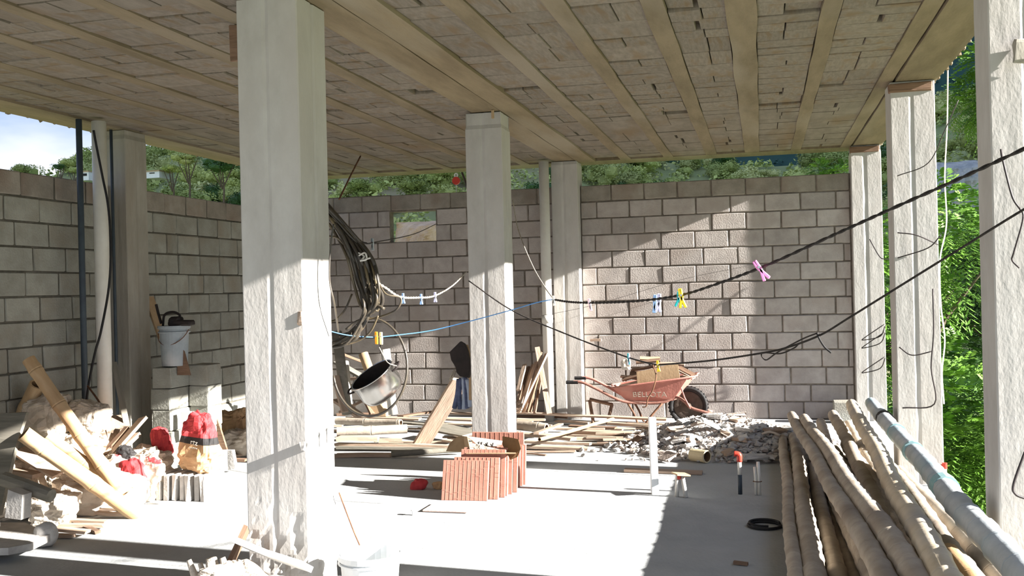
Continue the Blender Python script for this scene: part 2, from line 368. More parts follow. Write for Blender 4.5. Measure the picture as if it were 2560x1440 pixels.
strip('beam', -6.07, -5.72, FY0, 12.35, CEIL-.014, JOIST, ceil, .003)
b = MB(); b.box((-6.08, 12.36, CEIL-.006), (1.38, FY1-.005, CEIL+.06)); link('beam', b.mesh('beam', JOIST), None, ceil)
b = MB()
for i in range(46):      # ragged slab lip along the open right side
    y = 4.6+i*.175+random.uniform(-.05, .05); b.rock((1.385, y, CEIL-.003+random.uniform(0, .01)), random.uniform(.008, .02), .4)
for i in range(40):
    y = 5.5+i*.18+random.uniform(-.05, .05); b.rock((-6.085, y, CEIL-.003), random.uniform(.008, .022), .4)
tag(b.obj('ragged_edge', JOIST, ceil), None, None, kind='stuff')
# infill blocks between ribs
edges = sorted([(x-hw, x+hw) for x, hw, _ in ribs] + [(-2.46, -1.97), (.93, 1.38), (-6.08, -5.72)])
var = []
for k in range(5):
    b = MB(); b.cbox((-.5, -.5, 0), (.5, .5, .06), .012, .004); var.append(b.mesh('ceiling_block', CEILB))
cells = []
for (a0, a1), (b0, b1) in zip(edges[:-1], edges[1:]):
    y = 12.35+random.uniform(-.2, 0)
    while y > FY0+.2:
        d = random.choice((.20, .20, .25, .40, .21)); g = random.choice((.002, .003, .004, .012))
        y0 = max(y-d, FY0); wd = b0-a1
        if random.random() < .42:
            s = a1+wd*random.uniform(.42, .58); gg = random.choice((.003, .004, .014)); cells.append((a1, s-gg, y0+g, y)); cells.append((s+gg, b0, y0+g, y))
        else: cells.append((a1, b0, y0+g, y))
        y = y0
def vis(c): return c[3] > 4.9 and not (c[0] > .2 and c[3] < 5.6)
cand = sorted([c for c in cells if vis(c)], key=lambda c: ((c[0]+c[1])/2)**2+((c[2]+c[3])/2)**2)
near = cand[:300]; nset = set(near)
for c in near:
    o = bpy.data.objects.new('ceiling_block', random.choice(var)); COL.objects.link(o); o.parent = ceil
    o.scale = (c[1]-c[0], c[3]-c[2], 1); o.location = ((c[0]+c[1])/2, (c[2]+c[3])/2, CEIL+random.uniform(0, .008) + (.02 if random.random() < .03 else 0))
    o.rotation_euler = (random.uniform(-.012, .012), random.uniform(-.012, .012), 0)
b = MB()
for c in cells:
    if c not in nset: z = CEIL+random.uniform(0, .008); b.box((c[0], c[2], z), (c[1], c[3], z+.06))
tag(b.obj('ceiling_block', CEILB, ceil), None, None, kind='stuff')
# block walls
def block_variants(m, n=8, ln=.393, th=.15, ht=.193):
    r = []
    for k in range(n):
        b = MB(); b.cbox((-ln/2, 0, 0), (ln/2, th, ht), .009, .0035); r.append(b.mesh('block', m))
    return r
def block_run(parent, along, c0, c1, face, ncourse, variants, hole=None, swap=False, skip=None):
    top_ = vt
    for r in range(ncourse):
        z = r*COURSE+.006; x = c0 - (0 if r % 2 else .2) - random.uniform(0, .04)
        while x < c1-.03:
            ln = .405
            if random.random() < .10: ln = random.choice((.2, .3, .34))
            a, bb = max(x, c0), min(x+ln, c1); x += ln
            segs = [(a, bb)]
            if hole and z+.1 > hole[2] and z+.1 < hole[3]:
                segs = [(s0, s1) for s0, s1 in ((a, min(bb, hole[0])), (max(a, hole[1]), bb))]
            for s0, s1 in segs:
                if s1-s0 < .05: continue
                g = random.uniform(.010, .018)
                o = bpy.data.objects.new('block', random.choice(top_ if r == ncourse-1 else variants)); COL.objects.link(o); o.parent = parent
                o.scale = ((s1-s0-g)/.393, 1, 1)
                off = random.uniform(-.005, .004)
                if along == 'x': o.location = ((s0+s1)/2, face+off, z); o.rotation_euler = (0, random.uniform(-.004, .004), random.uniform(-.008, .008))
                else: o.location = (face-off, (s0+s1)/2, z); o.rotation_euler = (random.uniform(-.004, .004), 0, PI/2+random.uniform(-.008, .008))
NB = 14
HX0, HX1, HZ0, HZ1 = -4.70, -4.07, 11*COURSE, 13*COURSE-.02
b = MB(); r_ = .012; y0, y1 = WY+r_, WY+.14
for x0, x1, z0, z1 in ((FX0, HX0, 0, NB*COURSE), (HX0, HX1, 0, HZ0), (HX0, HX1, HZ1, NB*COURSE-.01), (HX1, -2.5, 0, NB*COURSE-.01), (-2.17, 1.03, 0, NB*COURSE-.01)):
    b.box((x0, y0, z0), (x1, y1, z1))
wb = link('wall_back', b.mesh('wall_back', MORTAR)); wb['kind'] = 'structure'
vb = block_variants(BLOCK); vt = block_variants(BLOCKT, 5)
block_run(wb, 'x', WX+.02, -2.5, WY, NB, vb, hole=(HX0, HX1, HZ0, HZ1-.02)); block_run(wb, 'x', -2.17, 1.02, WY, NB, vb)
NL = 13
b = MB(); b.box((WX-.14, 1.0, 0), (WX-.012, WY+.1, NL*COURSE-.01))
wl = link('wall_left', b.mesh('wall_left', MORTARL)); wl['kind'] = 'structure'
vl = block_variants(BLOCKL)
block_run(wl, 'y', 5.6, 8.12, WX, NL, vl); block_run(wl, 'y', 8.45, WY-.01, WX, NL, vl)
# ------------------------------------------------------------------ columns
def column(x0, x1, y0, y1, m, label, seam=.47, z1=CEIL-.02, rough=.0009, step=.03, zs=.04, lump=0, neck=None):
    """cast column: fine loop with board seams, surface pushed about by noise"""
    w_, d_ = x1-x0, y1-y0; loop = []   # (x, y, nx, ny, groove)
    def side(ax, ay, bx, by, nx, ny, sm):
        L_ = math.hypot(bx-ax, by-ay); n = int(L_/step)
        for i in range(n+1):
            t = .02+.96*i/n; g = .0
            if sm and abs(t-sm)*L_ < step*.55: g = .012
            loop.append((ax+(bx-ax)*t, ay+(by-ay)*t, nx, ny, g))
    side(0, 0, w_, 0, 0, -1, seam); side(w_, 0, w_, d_, 1, 0, .52); side(w_, d_, 0, d_, 0, 1, 0); side(0, d_, 0, 0, -1, 0, 0)
    nz = int(z1/zs); n = len(loop); v = []; f = []; s = x0*7+y0*3
    for k in range(nz+1):
        z = z1*k/nz
        for x, y, nx, ny, g in loop:
            q = Vector((x*1.0, y*1.0, z*.35))
            h = noise.noise(q*22+Vector((s, 0, 0)))*rough + noise.noise(Vector((x*6, y*6+s, z*1.1)))*rough*1.2
            if lump: h += max(0, noise.noise(Vector((x*16, y*16, z*14)))-.05)*-.05*max(0, 1-z/lump)
            gg = g*(.6+.6*noise.noise(Vector((s, z*4, 0))))
            if neck and z > z1-neck: h -= .012
            v.append((x+nx*(h-gg), y+ny*(h-gg), z))
    for k in range(nz):
        for j in range(n): f.append((k*n+j, k*n+(j+1) % n, (k+1)*n+(j+1) % n, (k+1)*n+j))
    f += [tuple(reversed(range(n))), tuple(range(nz*n, nz*n+n))]
    b = MB().add(v, f); o = link('concrete_column', b.mesh('concrete_column', m)); o.location = (x0, y0, 0)
    return tag(o, label, 'column', 'concrete columns carrying the slab')
c1 = column(-2.675, -2.325, 4.80, 5.15, COLM, 'big raw concrete column nearest the camera, left of the middle, rough honeycombed foot', rough=.0009, step=.02, zs=.025, lump=.6)
c2 = column(-2.52, -2.185, 8.50, 8.80, COLM, 'raw concrete column in the middle of the floor behind the red tiles', rough=.0009, step=.025, zs=.035, neck=.14)
c3 = column(-2.50, -2.17, 12.12, 12.46, COLM, 'concrete column standing in the back wall left of the wheelbarrow', neck=.03)
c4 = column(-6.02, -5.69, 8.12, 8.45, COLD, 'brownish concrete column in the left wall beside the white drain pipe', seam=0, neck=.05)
c5 = column(1.03, 1.36, 12.17, 12.50, COLM, 'pale concrete column at the right end of the back wall', rough=.001, neck=.05)
c6 = column(1.02, 1.35, 8.42, 8.75, COLM, 'tall pale concrete column on the open right side, second from the right edge of the photo', rough=.001, step=.022, zs=.03)
c7 = column(1.02, 1.35, 4.92, 5.22, COLM, 'pale concrete column cut by the right edge of the photo', rough=.001, step=.022, zs=.03, z1=CEIL-.02)
for c, y in ((c6, 8.42), (c5, 12.17)):   # board shim squeezed between column and slab
    b = MB(); b.cbox((-.01, -.012, 3.10), (.31, .05, 3.17), .006, .004); b.obj('shim_board', WOODD, c, base=None)
b = MB(); b.cbox((.335, -.05, .80), (.365, .02, .85), .006, .004); b.obj('concrete_burr', COLM, c1)   # lip of grout that throws the slanting shadow
b = MB(); M_ = Matrix.Translation(at(748, 796, y=4.79)-Vector((-2.675, 4.80, 0))); b.cbox((-.012, .002, -.035), (.014, .025, .035), .004, .004, M=M_); b.obj('wooden_wedge', WOOD, c1)
# tie wires and rebar ends sticking out of the right-hand columns
def wire(par, off, pts, r=.004, m=WIRE, nm='tie_wire'):
    pts = [Vector(p)-Vector(off) for p in pts]; b = MB().tube(smoothpts(pts, 6), r, 5); return b.obj(nm, m, par, smooth=True)
def Y(px, py, y): return at(px, py, y=y)
o6 = (1.02, 8.42, 0)
wire(c6, o6, [Y(2243, 440, 8.40), Y(2320, 408, 8.33), Y(2360, 330, 8.25), Y(2396, 250, 8.2)], .004)
wire(c6, o6, [Y(2244, 645, 8.40), Y(2320, 620, 8.34), Y(2352, 588, 8.3)], .005)
wire(c6, o6, [Y(2332, 722, 8.33), Y(2334, 830, 8.31), Y(2328, 920, 8.32), Y(2336, 1010, 8.36), Y(2256, 1020, 8.40)], .006)
wire(c6, o6, [Y(2248, 868, 8.41), Y(2280, 888, 8.37), Y(2332, 878, 8.36)], .005)
wire(c6, o6, [Y(2244, 582, 8.41), Y(2290, 588, 8.37), Y(2346, 612, 8.39)], .005)
o5 = (1.03, 12.17, 0)
for a, k, e_ in ((850, 845, 790), (870, 862, 840), (932, 925, 870)):
    wire(c5, o5, [Y(2212, a-40, 12.1), Y(2162, a-6, 12.12), Y(2158, a, 12.12), Y(2200, k-4, 12.1), Y(2213, k-30, 12.05)], .006)
wire(c5, o5, [Y(2174, 598, 12.14), Y(2198, 640, 12.05), Y(2212, 648, 12.0), Y(2230, 647, 12.0)], .006)
o7 = (1.02, 4.92, 0)
wire(c7, o7, [Y(2502, 374, 4.9), Y(2508, 405, 4.86), Y(2530, 490, 4.84), Y(2548, 520, 4.85)], .005)
wire(c7, o7, [Y(2548, 520, 4.85), Y(2558, 545, 4.84), Y(2535, 630, 4.84), Y(2530, 650, 4.86), Y(2548, 670, 4.86)], .004)
wire(c7, o7, [Y(2562, 1130, 4.86), Y(2534, 1210, 4.84), Y(2538, 1235, 4.84), Y(2566, 1247, 4.86)], .006)
b = MB(); M_ = Matrix.Translation(Y(2550, 130, 4.90)-Vector(o7)); b.cbox((-.03, -.03, -.05), (.05, .01, .05), .006, .01, M=M_); b.obj('concrete_chip', COLD, c7)
# ------------------------------------------------------------------ landscape
def sm(a, b_, x): t = max(0, min(1, (x-a)/(b_-a))); return t*t*(3-2*t)
def lerp_tab(tab, x):
    if x <= tab[0][0]: return tab[0][1]
    for (a, u), (c, v_) in zip(tab, tab[1:]):
        if x <= c: return u+(v_-u)*(x-a)/(c-a)
    return tab[-1][1]
ELEV = [(-80, 3), (-50, 4.5), (-41, 5.6), (-37, 6.8), (-33, 7.6), (-29, 8.8), (-20, 10.2), (-9, 9.5), (-5, 6.6), (1, 6.0), (5, 6.3), (9, 8.5), (13, 10.8), (25, 10), (60, 5), (100, 3)]
def height(x, y):
    r = math.hypot(x, y); az = math.degrees(math.atan2(x, y)); e = lerp_tab(ELEV, az)
    top = math.tan(math.radians(e))*180+1.6
    h = -8+sm(25, 70, r)*3+(top+5)*max(0, min(1, (r-60)/120))**1.25
    if r > 180: h = top*(1-.35*sm(180, 300, r))
    far = (58+.86*(x+47)) if y > 0 else 0
    far = max(0, min(230, far))*sm(250, 420, r)*sm(-75, -35, x)
    h = max(h, far) if r > 200 else h
    h += noise.noise(Vector((x*.03, y*.03, 0)))*2.2*sm(50, 120, r)
    return h
b = MB(); rs = [14, 25, 40, 60, 75, 90, 105, 120, 135, 150, 165, 180, 200, 230, 260, 300, 340, 380, 420, 470, 540]; azs = [-84+i*2 for i in range(85)]
for r in rs:
    for a in azs: x, y = r*math.sin(math.radians(a)), r*math.cos(math.radians(a)); b.v.append((x, y, height(x, y)))
n = len(azs)
for i in range(len(rs)-1):
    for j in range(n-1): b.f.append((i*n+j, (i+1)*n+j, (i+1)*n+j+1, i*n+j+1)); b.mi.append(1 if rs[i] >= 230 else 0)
b.f = [tuple(reversed(q)) for q in b.f]
hill = link('hillside', b.mesh('hillside', [GROUND, GROUNDB]), smooth=True); hill['kind'] = 'structure'; hill['label'] = 'green hillside and dark mountain slope behind the building'
b = MB(); b.box((-90, -60, -9), (90, 25, -8.2)); gb = link('ground', b.mesh('ground', GROUND)); gb['kind'] = 'structure'
# crowns
def crown(name, n, size, m, seed, core=True, lobes=7, leafy=1.0):
    rnd = random.Random(seed); b = MB(); L_ = []
    for k in range(lobes):
        a = rnd.uniform(0, 6.28); rr = rnd.uniform(.1, .62); L_.append((math.cos(a)*rr, math.sin(a)*rr, rnd.uniform(-.25, .45), rnd.uniform(.35, .6)))
    for k in range(n):
        lx, ly, lz, lr = rnd.choice(L_); d = Vector((rnd.gauss(0, 1), rnd.gauss(0, 1), rnd.gauss(.25, 1))).normalized()
        q = Vector((lx, ly, lz)) + d*lr*rnd.uniform(.75, 1.08); q.z *= .85
        u = Vector((rnd.gauss(0, 1), rnd.gauss(0, 1), rnd.gauss(0, .6))).normalized(); w_ = (d+u*.3).cross(u).normalized()
        s = size*rnd.uniform(.6, 1.3)
        b.add([q-u*s, q+w_*s*.55, q+u*s, q-w_*s*.55], [(0, 1, 2, 3)])
    if core:
        for lx, ly, lz, lr in L_: b.rock((lx, ly, lz*.85), lr*.62, .15)
    return b.mesh(name, m)
hm = [crown('hill_tree', 1700, .06, LEAFH, s) for s in (1, 2, 3)] + [crown('hill_tree', 1200, .07, LEAFB, 4), crown('hill_tree', 1500, .055, LEAFD, 5)]
def pxof(p):
    v = Vector(p)-Vector((0, 0, EYE)); d = v.dot(FW); return (1280+v.dot(CX)/d*FPX, 720-v.dot(CY)/d*FPX, d) if d > 0 else (-1e4, 0, 1)
WIN = [(0, 236, 370, 455), (355, 606, 350, 520), (820, 1168, 425, 502), (970, 1092, 528, 608), (1268, 1400, 405, 484), (1462, 2138, 370, 470), (2205, 2245, 340, 1060), (2340, 2490, 60, 900)]
rnd = random.Random(11); cnt = 0; rest = MB(); placed = 0
while cnt < 240 and placed < 9000:
    placed += 1
    a = math.radians(rnd.uniform(-43, 14)); r = rnd.choice((rnd.uniform(70, 200), rnd.uniform(120, 190), rnd.uniform(280, 440)))
    x, y = r*math.sin(a), r*math.cos(a); h = height(x, y); s = rnd.uniform(1.1, 3.0)*(.75+r/260)
    ad = math.degrees(a)
    if ad > 8.6 and r < 125: continue
    if r > 230 and ad < -9: continue
    px, py, d = pxof((x, y, h+s*.5)); rad = s/d*FPX
    if not any(px+rad > w0 and px-rad < w1 and py+rad > w2 and py-rad < w3 for w0, w1, w2, w3 in WIN): continue
    if r > 230:
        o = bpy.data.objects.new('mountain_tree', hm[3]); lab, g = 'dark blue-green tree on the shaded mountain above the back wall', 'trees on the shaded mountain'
    else:
        o = bpy.data.objects.new('hillside_tree', hm[0]); reg = 'above the left wall, left of its column' if px < 240 else 'above the left wall, right of its column' if px < 620 else 'above the back wall around the red disc' if py < 503 and px < 1180 else 'through the square opening of the back wall' if px < 1180 else 'above the back wall by its drain pipe' if px < 1440 else 'above the long right part of the back wall' if px < 2160 else 'beyond the open right side'
        kd = rnd.choice((0, 1, 2, 0, 1, 2, 4)); kn = {0: 'broad', 1: 'rounded', 2: 'ragged', 4: 'dense dark'}[kd]
        lab, g = '%s green hillside tree seen %s' % (kn, reg), '%s hillside trees %s' % (kn, reg)
    o.data = o.data if r > 230 else hm[kd]
    COL.objects.link(o); o.location = (x, y, h+s*.35); o.scale = (s, s, s*rnd.uniform(.7, 1)); o.rotation_euler = (0, 0, rnd.uniform(0, 6.28)); tag(o, lab, 'tree', g); cnt += 1
for k in range(4200):
    a = math.radians(rnd.uniform(-44, 15)); r = rnd.uniform(60, 205) if k % 3 else rnd.uniform(260, 460); x, y = r*math.sin(a), r*math.cos(a)
    if math.degrees(a) > 8.6 and r < 125: continue
    px, py, d = pxof((x, y, height(x, y)))
    if py < 0 or py > 640: continue
    s = rnd.uniform(.6, 1.7)*(.6+r/300); hz = height(x, y)
    for i in range(22):
        d = Vector((rnd.gauss(0, 1), rnd.gauss(0, 1), abs(rnd.gauss(.3, .7)))).normalized(); q = Vector((x, y, hz))+d*s*rnd.uniform(.6, 1.05)
        u = Vector((rnd.gauss(0, 1), rnd.gauss(0, 1), rnd.gauss(0, .5))).normalized(); w_ = (d+u*.3).cross(u).normalized(); e_ = s*rnd.uniform(.14, .3)
        rest.add([q-u*e_, q+w_*e_*.6, q+u*e_, q-w_*e_*.6], [(0, 1, 2, 3)], 1 if r > 230 else 0)
tag(rest.obj('bushes', [LEAFH, LEAFB]), 'green scrub covering the hillside and mountain', 'bushes', kind='stuff')
# rock faces
def cliff(name, pxc, pyc, r, wd, ht, m, label):
    q = at(pxc, pyc, y=r); b = MB(); n, k = 26, 18; v = []
    for j in range(k+1):
        for i in range(n+1):
            u, t = i/n-.5, j/k-.5; p_ = Vector((u*wd, 0, t*ht))
            edge = max(0, 1-4*u*u)*max(0, 1-4*t*t)
            h = noise.noise(Vector((u*wd*.6, t*ht*.25, 3)))*1.2+noise.noise(Vector((u*wd*1.7, t*ht*.8, 7)))*.6+noise.noise(Vector((u*wd*4, t*ht*2, 1)))*.3
            v.append((p_.x, -h*1.0+t*ht*.5-min(1, edge*2)*2+1.5, p_.z))
    f = [(j*(n+1)+i, j*(n+1)+i+1, (j+1)*(n+1)+i+1, (j+1)*(n+1)+i) for j in range(k) for i in range(n)]
    nb = len(v); v += [(a, 6, c_) for a, _, c_ in (v[0], v[n], v[-1], v[-1-n])]
    b.add(v, f); b.add([v[0], v[n], v[-1], v[-1-n]]+v[nb:], [(4, 5, 1, 0), (5, 6, 2, 1), (6, 7, 3, 2), (7, 4, 0, 3), (7, 6, 5, 4)])
    o = link(name, b.mesh(name, m)); o.location = q; return tag(o, label, 'rock face')
cliff('rock_face', 2425, 470, 92, 6.5, 5.2, CLIFFG, 'grey and sandy quarried rock face on the slope seen between the right-hand columns')
cliff('earth_bank', 1088, 594, 92, 9.5, 3.6, CLIFF, 'sandy cut bank seen through the square opening in the back wall')
# near trees on the right with feathery leaves
def frond_mesh(name, n, R_, m, seed, fl_=.42, droop=.5, zsq=1.0):
    rnd = random.Random(seed); b = MB()
    L_ = [(rnd.uniform(-.6, .6)*R_, rnd.uniform(-.6, .6)*R_, rnd.uniform(-.7, .75)*R_*zsq, rnd.uniform(.3, .5)*R_) for k in range(16)]
    for k in range(n):
        lx, ly, lz, lr = rnd.choice(L_); d = Vector((rnd.gauss(0, 1), rnd.gauss(0, 1), rnd.gauss(.2, .9))).normalized()
        q = Vector((lx, ly, lz))+d*lr*rnd.uniform(.55, 1); l_ = fl_*rnd.uniform(.6, 1.15)
        dr = (d+Vector((rnd.gauss(0, .3), rnd.gauss(0, .3), 0))).normalized(); side_ = dr.cross(Vector((0, 0, 1)))
        side_ = side_.normalized() if side_.length > .05 else Vector((1, 0, 0)); npair = 6
        for i in range(npair):
            t = (i+.8)/npair; c_ = q+dr*l_*t+Vector((0, 0, -droop*l_*t*t))
            for sg in (-1, 1):
                tip = c_+side_*sg*l_*.34*(1-.35*t)+dr*l_*.16+Vector((0, 0, -.05*l_-.1*l_*rnd.random())); wv = dr*l_*.055
                b.add([c_-wv*.4, (c_+tip)/2+wv*1.1, tip, (c_+tip)/2-wv*1.0], [(0, 1, 2, 3)])
    return b.mesh(name, m)
def tree(x, y, zc, R_, m, n, label, seed, fl_=.42, zsq=1.0):
    zb = height(x, y) if math.hypot(x, y) > 25 else -8.2
    t = thing('leafy_tree', label, 'tree', (x, y, zb)); b = MB()
    b.tube(smoothpts([(0, 0, 0), (.1, .05, (zc-zb)*.5), (0, 0, zc-zb)], 5), [.16*(1-.04*i) for i in range(11)], 8)
    rr = random.Random(seed)
    for k in range(7):
        a = rr.uniform(0, 6.28); e_ = rr.uniform(.3, .8)*R_
        b.tube([(0, 0, zc-zb-R_*zsq*.5), (math.cos(a)*e_*.5, math.sin(a)*e_*.5, zc-zb-R_*.05), (math.cos(a)*e_, math.sin(a)*e_, zc-zb+rr.uniform(0, .5)*R_)], [.07, .045, .02], 6)
    b.obj('trunk', BARK, t)
    o = link('foliage', frond_mesh('foliage', n, R_, m, seed, fl_, zsq=zsq), None, t); o.location = (0, 0, zc-zb); o['kind'] = 'stuff'
    return t
tree(3.0, 15.2, -1.9, 1.9, LEAFN, 3000, 'bright green feathery tree just outside, low between the right-hand columns', 21, .40, 1.15)
tree(4.6, 19.5, -2.7, 2.4, LEAFD, 2600, 'deeper green tree behind the bright feathery one on the right', 22, .5, 1.2)
tree(2.6, 20.5, 1.0, 2.1, LEAFN, 1900, 'tall green tree showing in the slit right of the back wall', 23, .5, 1.6)
tree(6.6, 32, .8, 2.6, LEAFD, 2400, 'dark round tree below the grey rock face', 24, .6)
tree(4.25, 62, 7.6, 1.5, LEAFN, 900, 'bright yellow-green tree top showing above the right end of the back wall', 25, .5, .8)
tree(9.4, 42, 1.3, 2.6, LEAFD, 1500, 'dull green tree beside the column at the right edge, under the rock face', 26, .7)
tree(13.6, 62, 12.2, 2.9, LEAFN, 1500, 'large green tree high on the slope above the rock face', 27, .9)
# far things on the left skyline
def sky_tree(px, py, r, s, label, k):
    q = at(px, py, y=r); t = thing('skyline_tree', label, 'tree', (q.x, q.y, height(q.x, q.y)))
    dz = q.z-height(q.x, q.y); b = MB().tube([(0, 0, 0), (.2, 0, dz*.6), (0, 0, dz)], [.16, .12, .05], 6)
    for j in range(5):
        a = j*1.26; b.tube([(0, 0, dz*.6), (math.cos(a)*s*.6, math.sin(a)*s*.6, dz+s*.1)], [.08, .03], 5)
    b.obj('trunk', BARK, t); o = link('foliage', hm[k], None, t); o.location = (0, 0, dz); o.scale = (s, s, s*.55); o['kind'] = 'stuff'; return t
sky_tree(150, 418, 120, 1.2, 'thin dark tree on the left skyline above the left wall', 4)
sky_tree(185, 428, 120, 1.3, 'low green bush tree on the left skyline just left of the dark pipe', 0)
sky_tree(470, 398, 110, 2.4, 'broad open tree on the hilltop right of the left wall column', 2)
sky_tree(555, 415, 105, 2.8, 'dense dark tree on the hill beside the big near column', 4)
sky_tree(430, 425, 110, 1.8, 'rounded dark tree on the skyline beside the left column', 1)
def house(px, py, r, wd, ht, label):
    q = at(px, py, y=r); t = thing('small_house', label, 'house', (q.x, q.y, q.z-ht)); b = MB().box((-wd/2, -1, -.25), (wd/2, 1.5, ht)); b.obj('wall', WHITEP, t)
    b = MB().box((-wd*.54, -1.15, ht), (wd*.54, 1.65, ht+.12)); b.obj('roof', CARD, t); b = MB().box((-.35, -1.05, .3), (.35, -.98, ht*.75)); b.obj('window', RUBBER, t); return t
house(224, 432, 110, 1.2, .8, 'tiny white house on the skyline between the dark pipe and the drain pipe')
house(392, 431, 110, 2.0, .55, 'long low white house on the hilltop right of the left column')
b = MB().tube([at(97, 436, y=60), at(97, 395, y=60)], .03, 6); tag(b.obj('antenna_mast', WHITEP), 'thin white mast standing on the left skyline above the wall', 'mast')
t = thing('marker_disc', 'small round red disc with a white ring on a thin pole above the back wall', 'marker', at(1141, 478, y=12.37))
q0 = at(1141, 478, y=12.37); zr = at(1140, 452, y=12.37).z-q0.z; zw = at(1140, 438, y=12.37).z-q0.z
MB().tube([(0, 0, -.02), (0, 0, zw)], .004, 6).obj('pole', WHITEP, t)
MB().tube([(0, -.012, zr), (0, .012, zr)], .052, 18).obj('disc', REDPL, t)
MB().tube([(math.cos(i/12*2*PI)*.022, 0, zw+math.sin(i/12*2*PI)*.022) for i in range(13)], .009, 6).obj('ring', WHITEP, t)
# ------------------------------------------------------------------ pipes along the walls
def pipe(px, y, r, m, label, z1=CEIL-.03, x=None, collar=None, pyref=700):
    q = at(px, pyref, y=y); t = thing('drain_pipe', label, 'pipe', (q.x, y, 0))
    MB().tube([(0, 0, 0), (0, 0, z1*.5), (0, 0, z1)], r, 20).obj('tube', m, t, smooth=True)
    for c in (collar or []): MB().tube([(0, 0, c), (0, 0, c+.09)], r*1.12, 20).obj('coupling', m, t, smooth=True)
    return t
pipe(1366, 11.98, .062, PVC, 'tall white plastic drain pipe beside the column in the back wall', collar=[1.2])
pipe(256, 7.62, .062, PVC, 'white plastic drain pipe beside the left wall column', collar=[.3])
pipe(206, 7.46, .026, PVCD, 'thin dark grey pipe standing left of the white drain pipe')
pipe(286, 8.02, .014, PVCD, 'slim dark conduit squeezed between white drain pipe and left column')
cable('black_hose', [at(234, 326, y=7.5), at(242, 370, y=7.5), at(256, 440, y=7.5), at(271, 520, y=7.5), at(277, 620, y=7.45), at(272, 720, y=7.45), at(252, 830, y=7.4), at(238, 880, y=7.4), at(222, 960, y=7.4), at(212, 1040, y=7.4)], .011, RUBBER, 'black hose hanging down over the white drain pipe on the left', 'hose')
cable('steel_strip', [at(219, 965, y=7.3), at(245, 1000, y=7.2), at(270, 1045, y=7.1)], .008, RUST, 'thin rusty strip leaning under the dark grey pipe', 'strip', k=3)
plank('thin_lath', at(285, 905, y=7.75), at(320, 1080, y=7.5), .05, .012, WOODG, 'thin grey lath leaning on the left column foot', 'lath')
# ------------------------------------------------------------------ block stack with bucket
def block_at(c, label, rz=PI/2, sx=1, group='loose blocks in the stack by the left column', nm='concrete_block'):
    o = link(nm, random.choice(vl)); o.location = c; o.rotation_euler = (0, 0, rz); o.scale = (sx, 1.33, 1); return tag(o, label, 'block', group)
bs = ['bottom', 'second', 'third', 'fourth', 'topmost']
for k in range(5):
    block_at((-5.26+random.uniform(-.012, .012), 8.30+random.uniform(-.01, .01), k*.196), '%s grey block of the stack carrying the bucket beside the left column' % bs[k])
    block_at((-5.06+random.uniform(-.01, .01), 8.52+random.uniform(-.01, .01), k*.196), 'plain grey block behind the bucket stack, %s course' % bs[k], sx=.62)
def bucket(c, r0, r1, h, m, label, rot=(0, 0, 0), handle=True):
    t = thing('bucket', label, 'bucket', c); t.rotation_euler = rot
    MB().lathe([(r0*.02, 0), (r0, 0), (r1, h), (r1+.012, h), (r1+.012, h-.025), (r1+.003, h-.03)], 28).lathe([(r1-.004, h), (r0-.004, .005), (.005, .005)], 28).obj('body', m, t, smooth=False)
    MB().lathe([(r1*.985+.004, h*.82), (r1*.985+.012, h*.83), (r1*.985+.012, h*.855), (r1*.985+.004, h*.865)], 28).obj('rim_band', m, t)
    if handle: MB().tube([(math.cos(a)*(r1+.016), math.sin(a)*.02-(r1+.005)*abs(math.sin(a)) , h*.9-abs(math.sin(a))*.14) for a in [PI*i/12 for i in range(13)]], .004, 5).obj('handle', RUST, t)
    return t
bucket((-5.30, 8.24, .985), .115, .135, .37, BUCKETG, 'grey cement-stained bucket on top of the block stack')
t = thing('tool_heap', 'black crumpled glove and tool lying on the grey bucket', 'tool', (-5.28, 8.2, 1.356))
cable('glove_loop', [(-.11, 0, .0), (-.09, 0, .10), (.0, 0, .125), (.07, 0, .09), (.04, 0, .03)], .012, SOOT, parent=t)
o = sack('glove', (.03, 0, -.005), (.13, .10, .09), [SOOT], crumple=.25, seed=4, parent=t)
MB().cbox((.02, -.05, .0), (.20, .05, .05), .012, .006).obj('blade_cover', SOOT, t)
MB().tube([(-.14, .02, .02), (-.17, .02, .12), (-.19, .02, .2)], .014, 6).obj('grip', SOOT, t)
plank('leaning_board', at(372, 742, y=8.6), at(408, 845, y=8.58), .12, .02, CARD, 'tan board end leaning behind the bucket against the column', 'board')
def slab_poly(name, pts, y, th, m, label=None, cat='board', tilt=0, group=None, parent=None, dy=None):
    """flat piece cut to an outline (pixels of the photo on the plane y), extruded th away from the camera"""
    q = [at(px, py, y=y + (dy[i] if dy else 0)) for i, (px, py) in enumerate(pts)]
    base = q[0].copy(); base.z = min(a.z for a in q); n = len(q); q = [a-base for a in q]
    v = q+[a+Vector((0, th, 0)) for a in q]
    f = [tuple(range(n)), tuple(reversed(range(n, 2*n)))]+[(i, (i+1) % n, n+(i+1) % n, n+i) for i in range(n)]
    b = MB().add(v, [tuple(reversed(a)) for a in f]); o = link(name, b.mesh(name, m), None, parent); o.location = base
    return tag(o, label, cat, group) if label else o
slab_poly('broken_board', [(443, 850), (455, 862), (475, 938), (443, 938)], 8.2, .02, WOODD, 'dark brown triangular board end standing right of the grey bucket')
slab_poly('brown_plank', [(478, 935), (500, 950), (545, 1055), (568, 1128), (520, 1128), (486, 1092), (476, 1040)], 8.55, .025, WOODD, 'wide brown plank leaning in shade right of the block stack')
slab_poly('white_offcut', [(452, 1030), (478, 1030), (492, 1085), (452, 1085)], 8.12, .06, WHITEP, 'small bright white panel standing on the block stack ledge behind the red sack', 'panel')
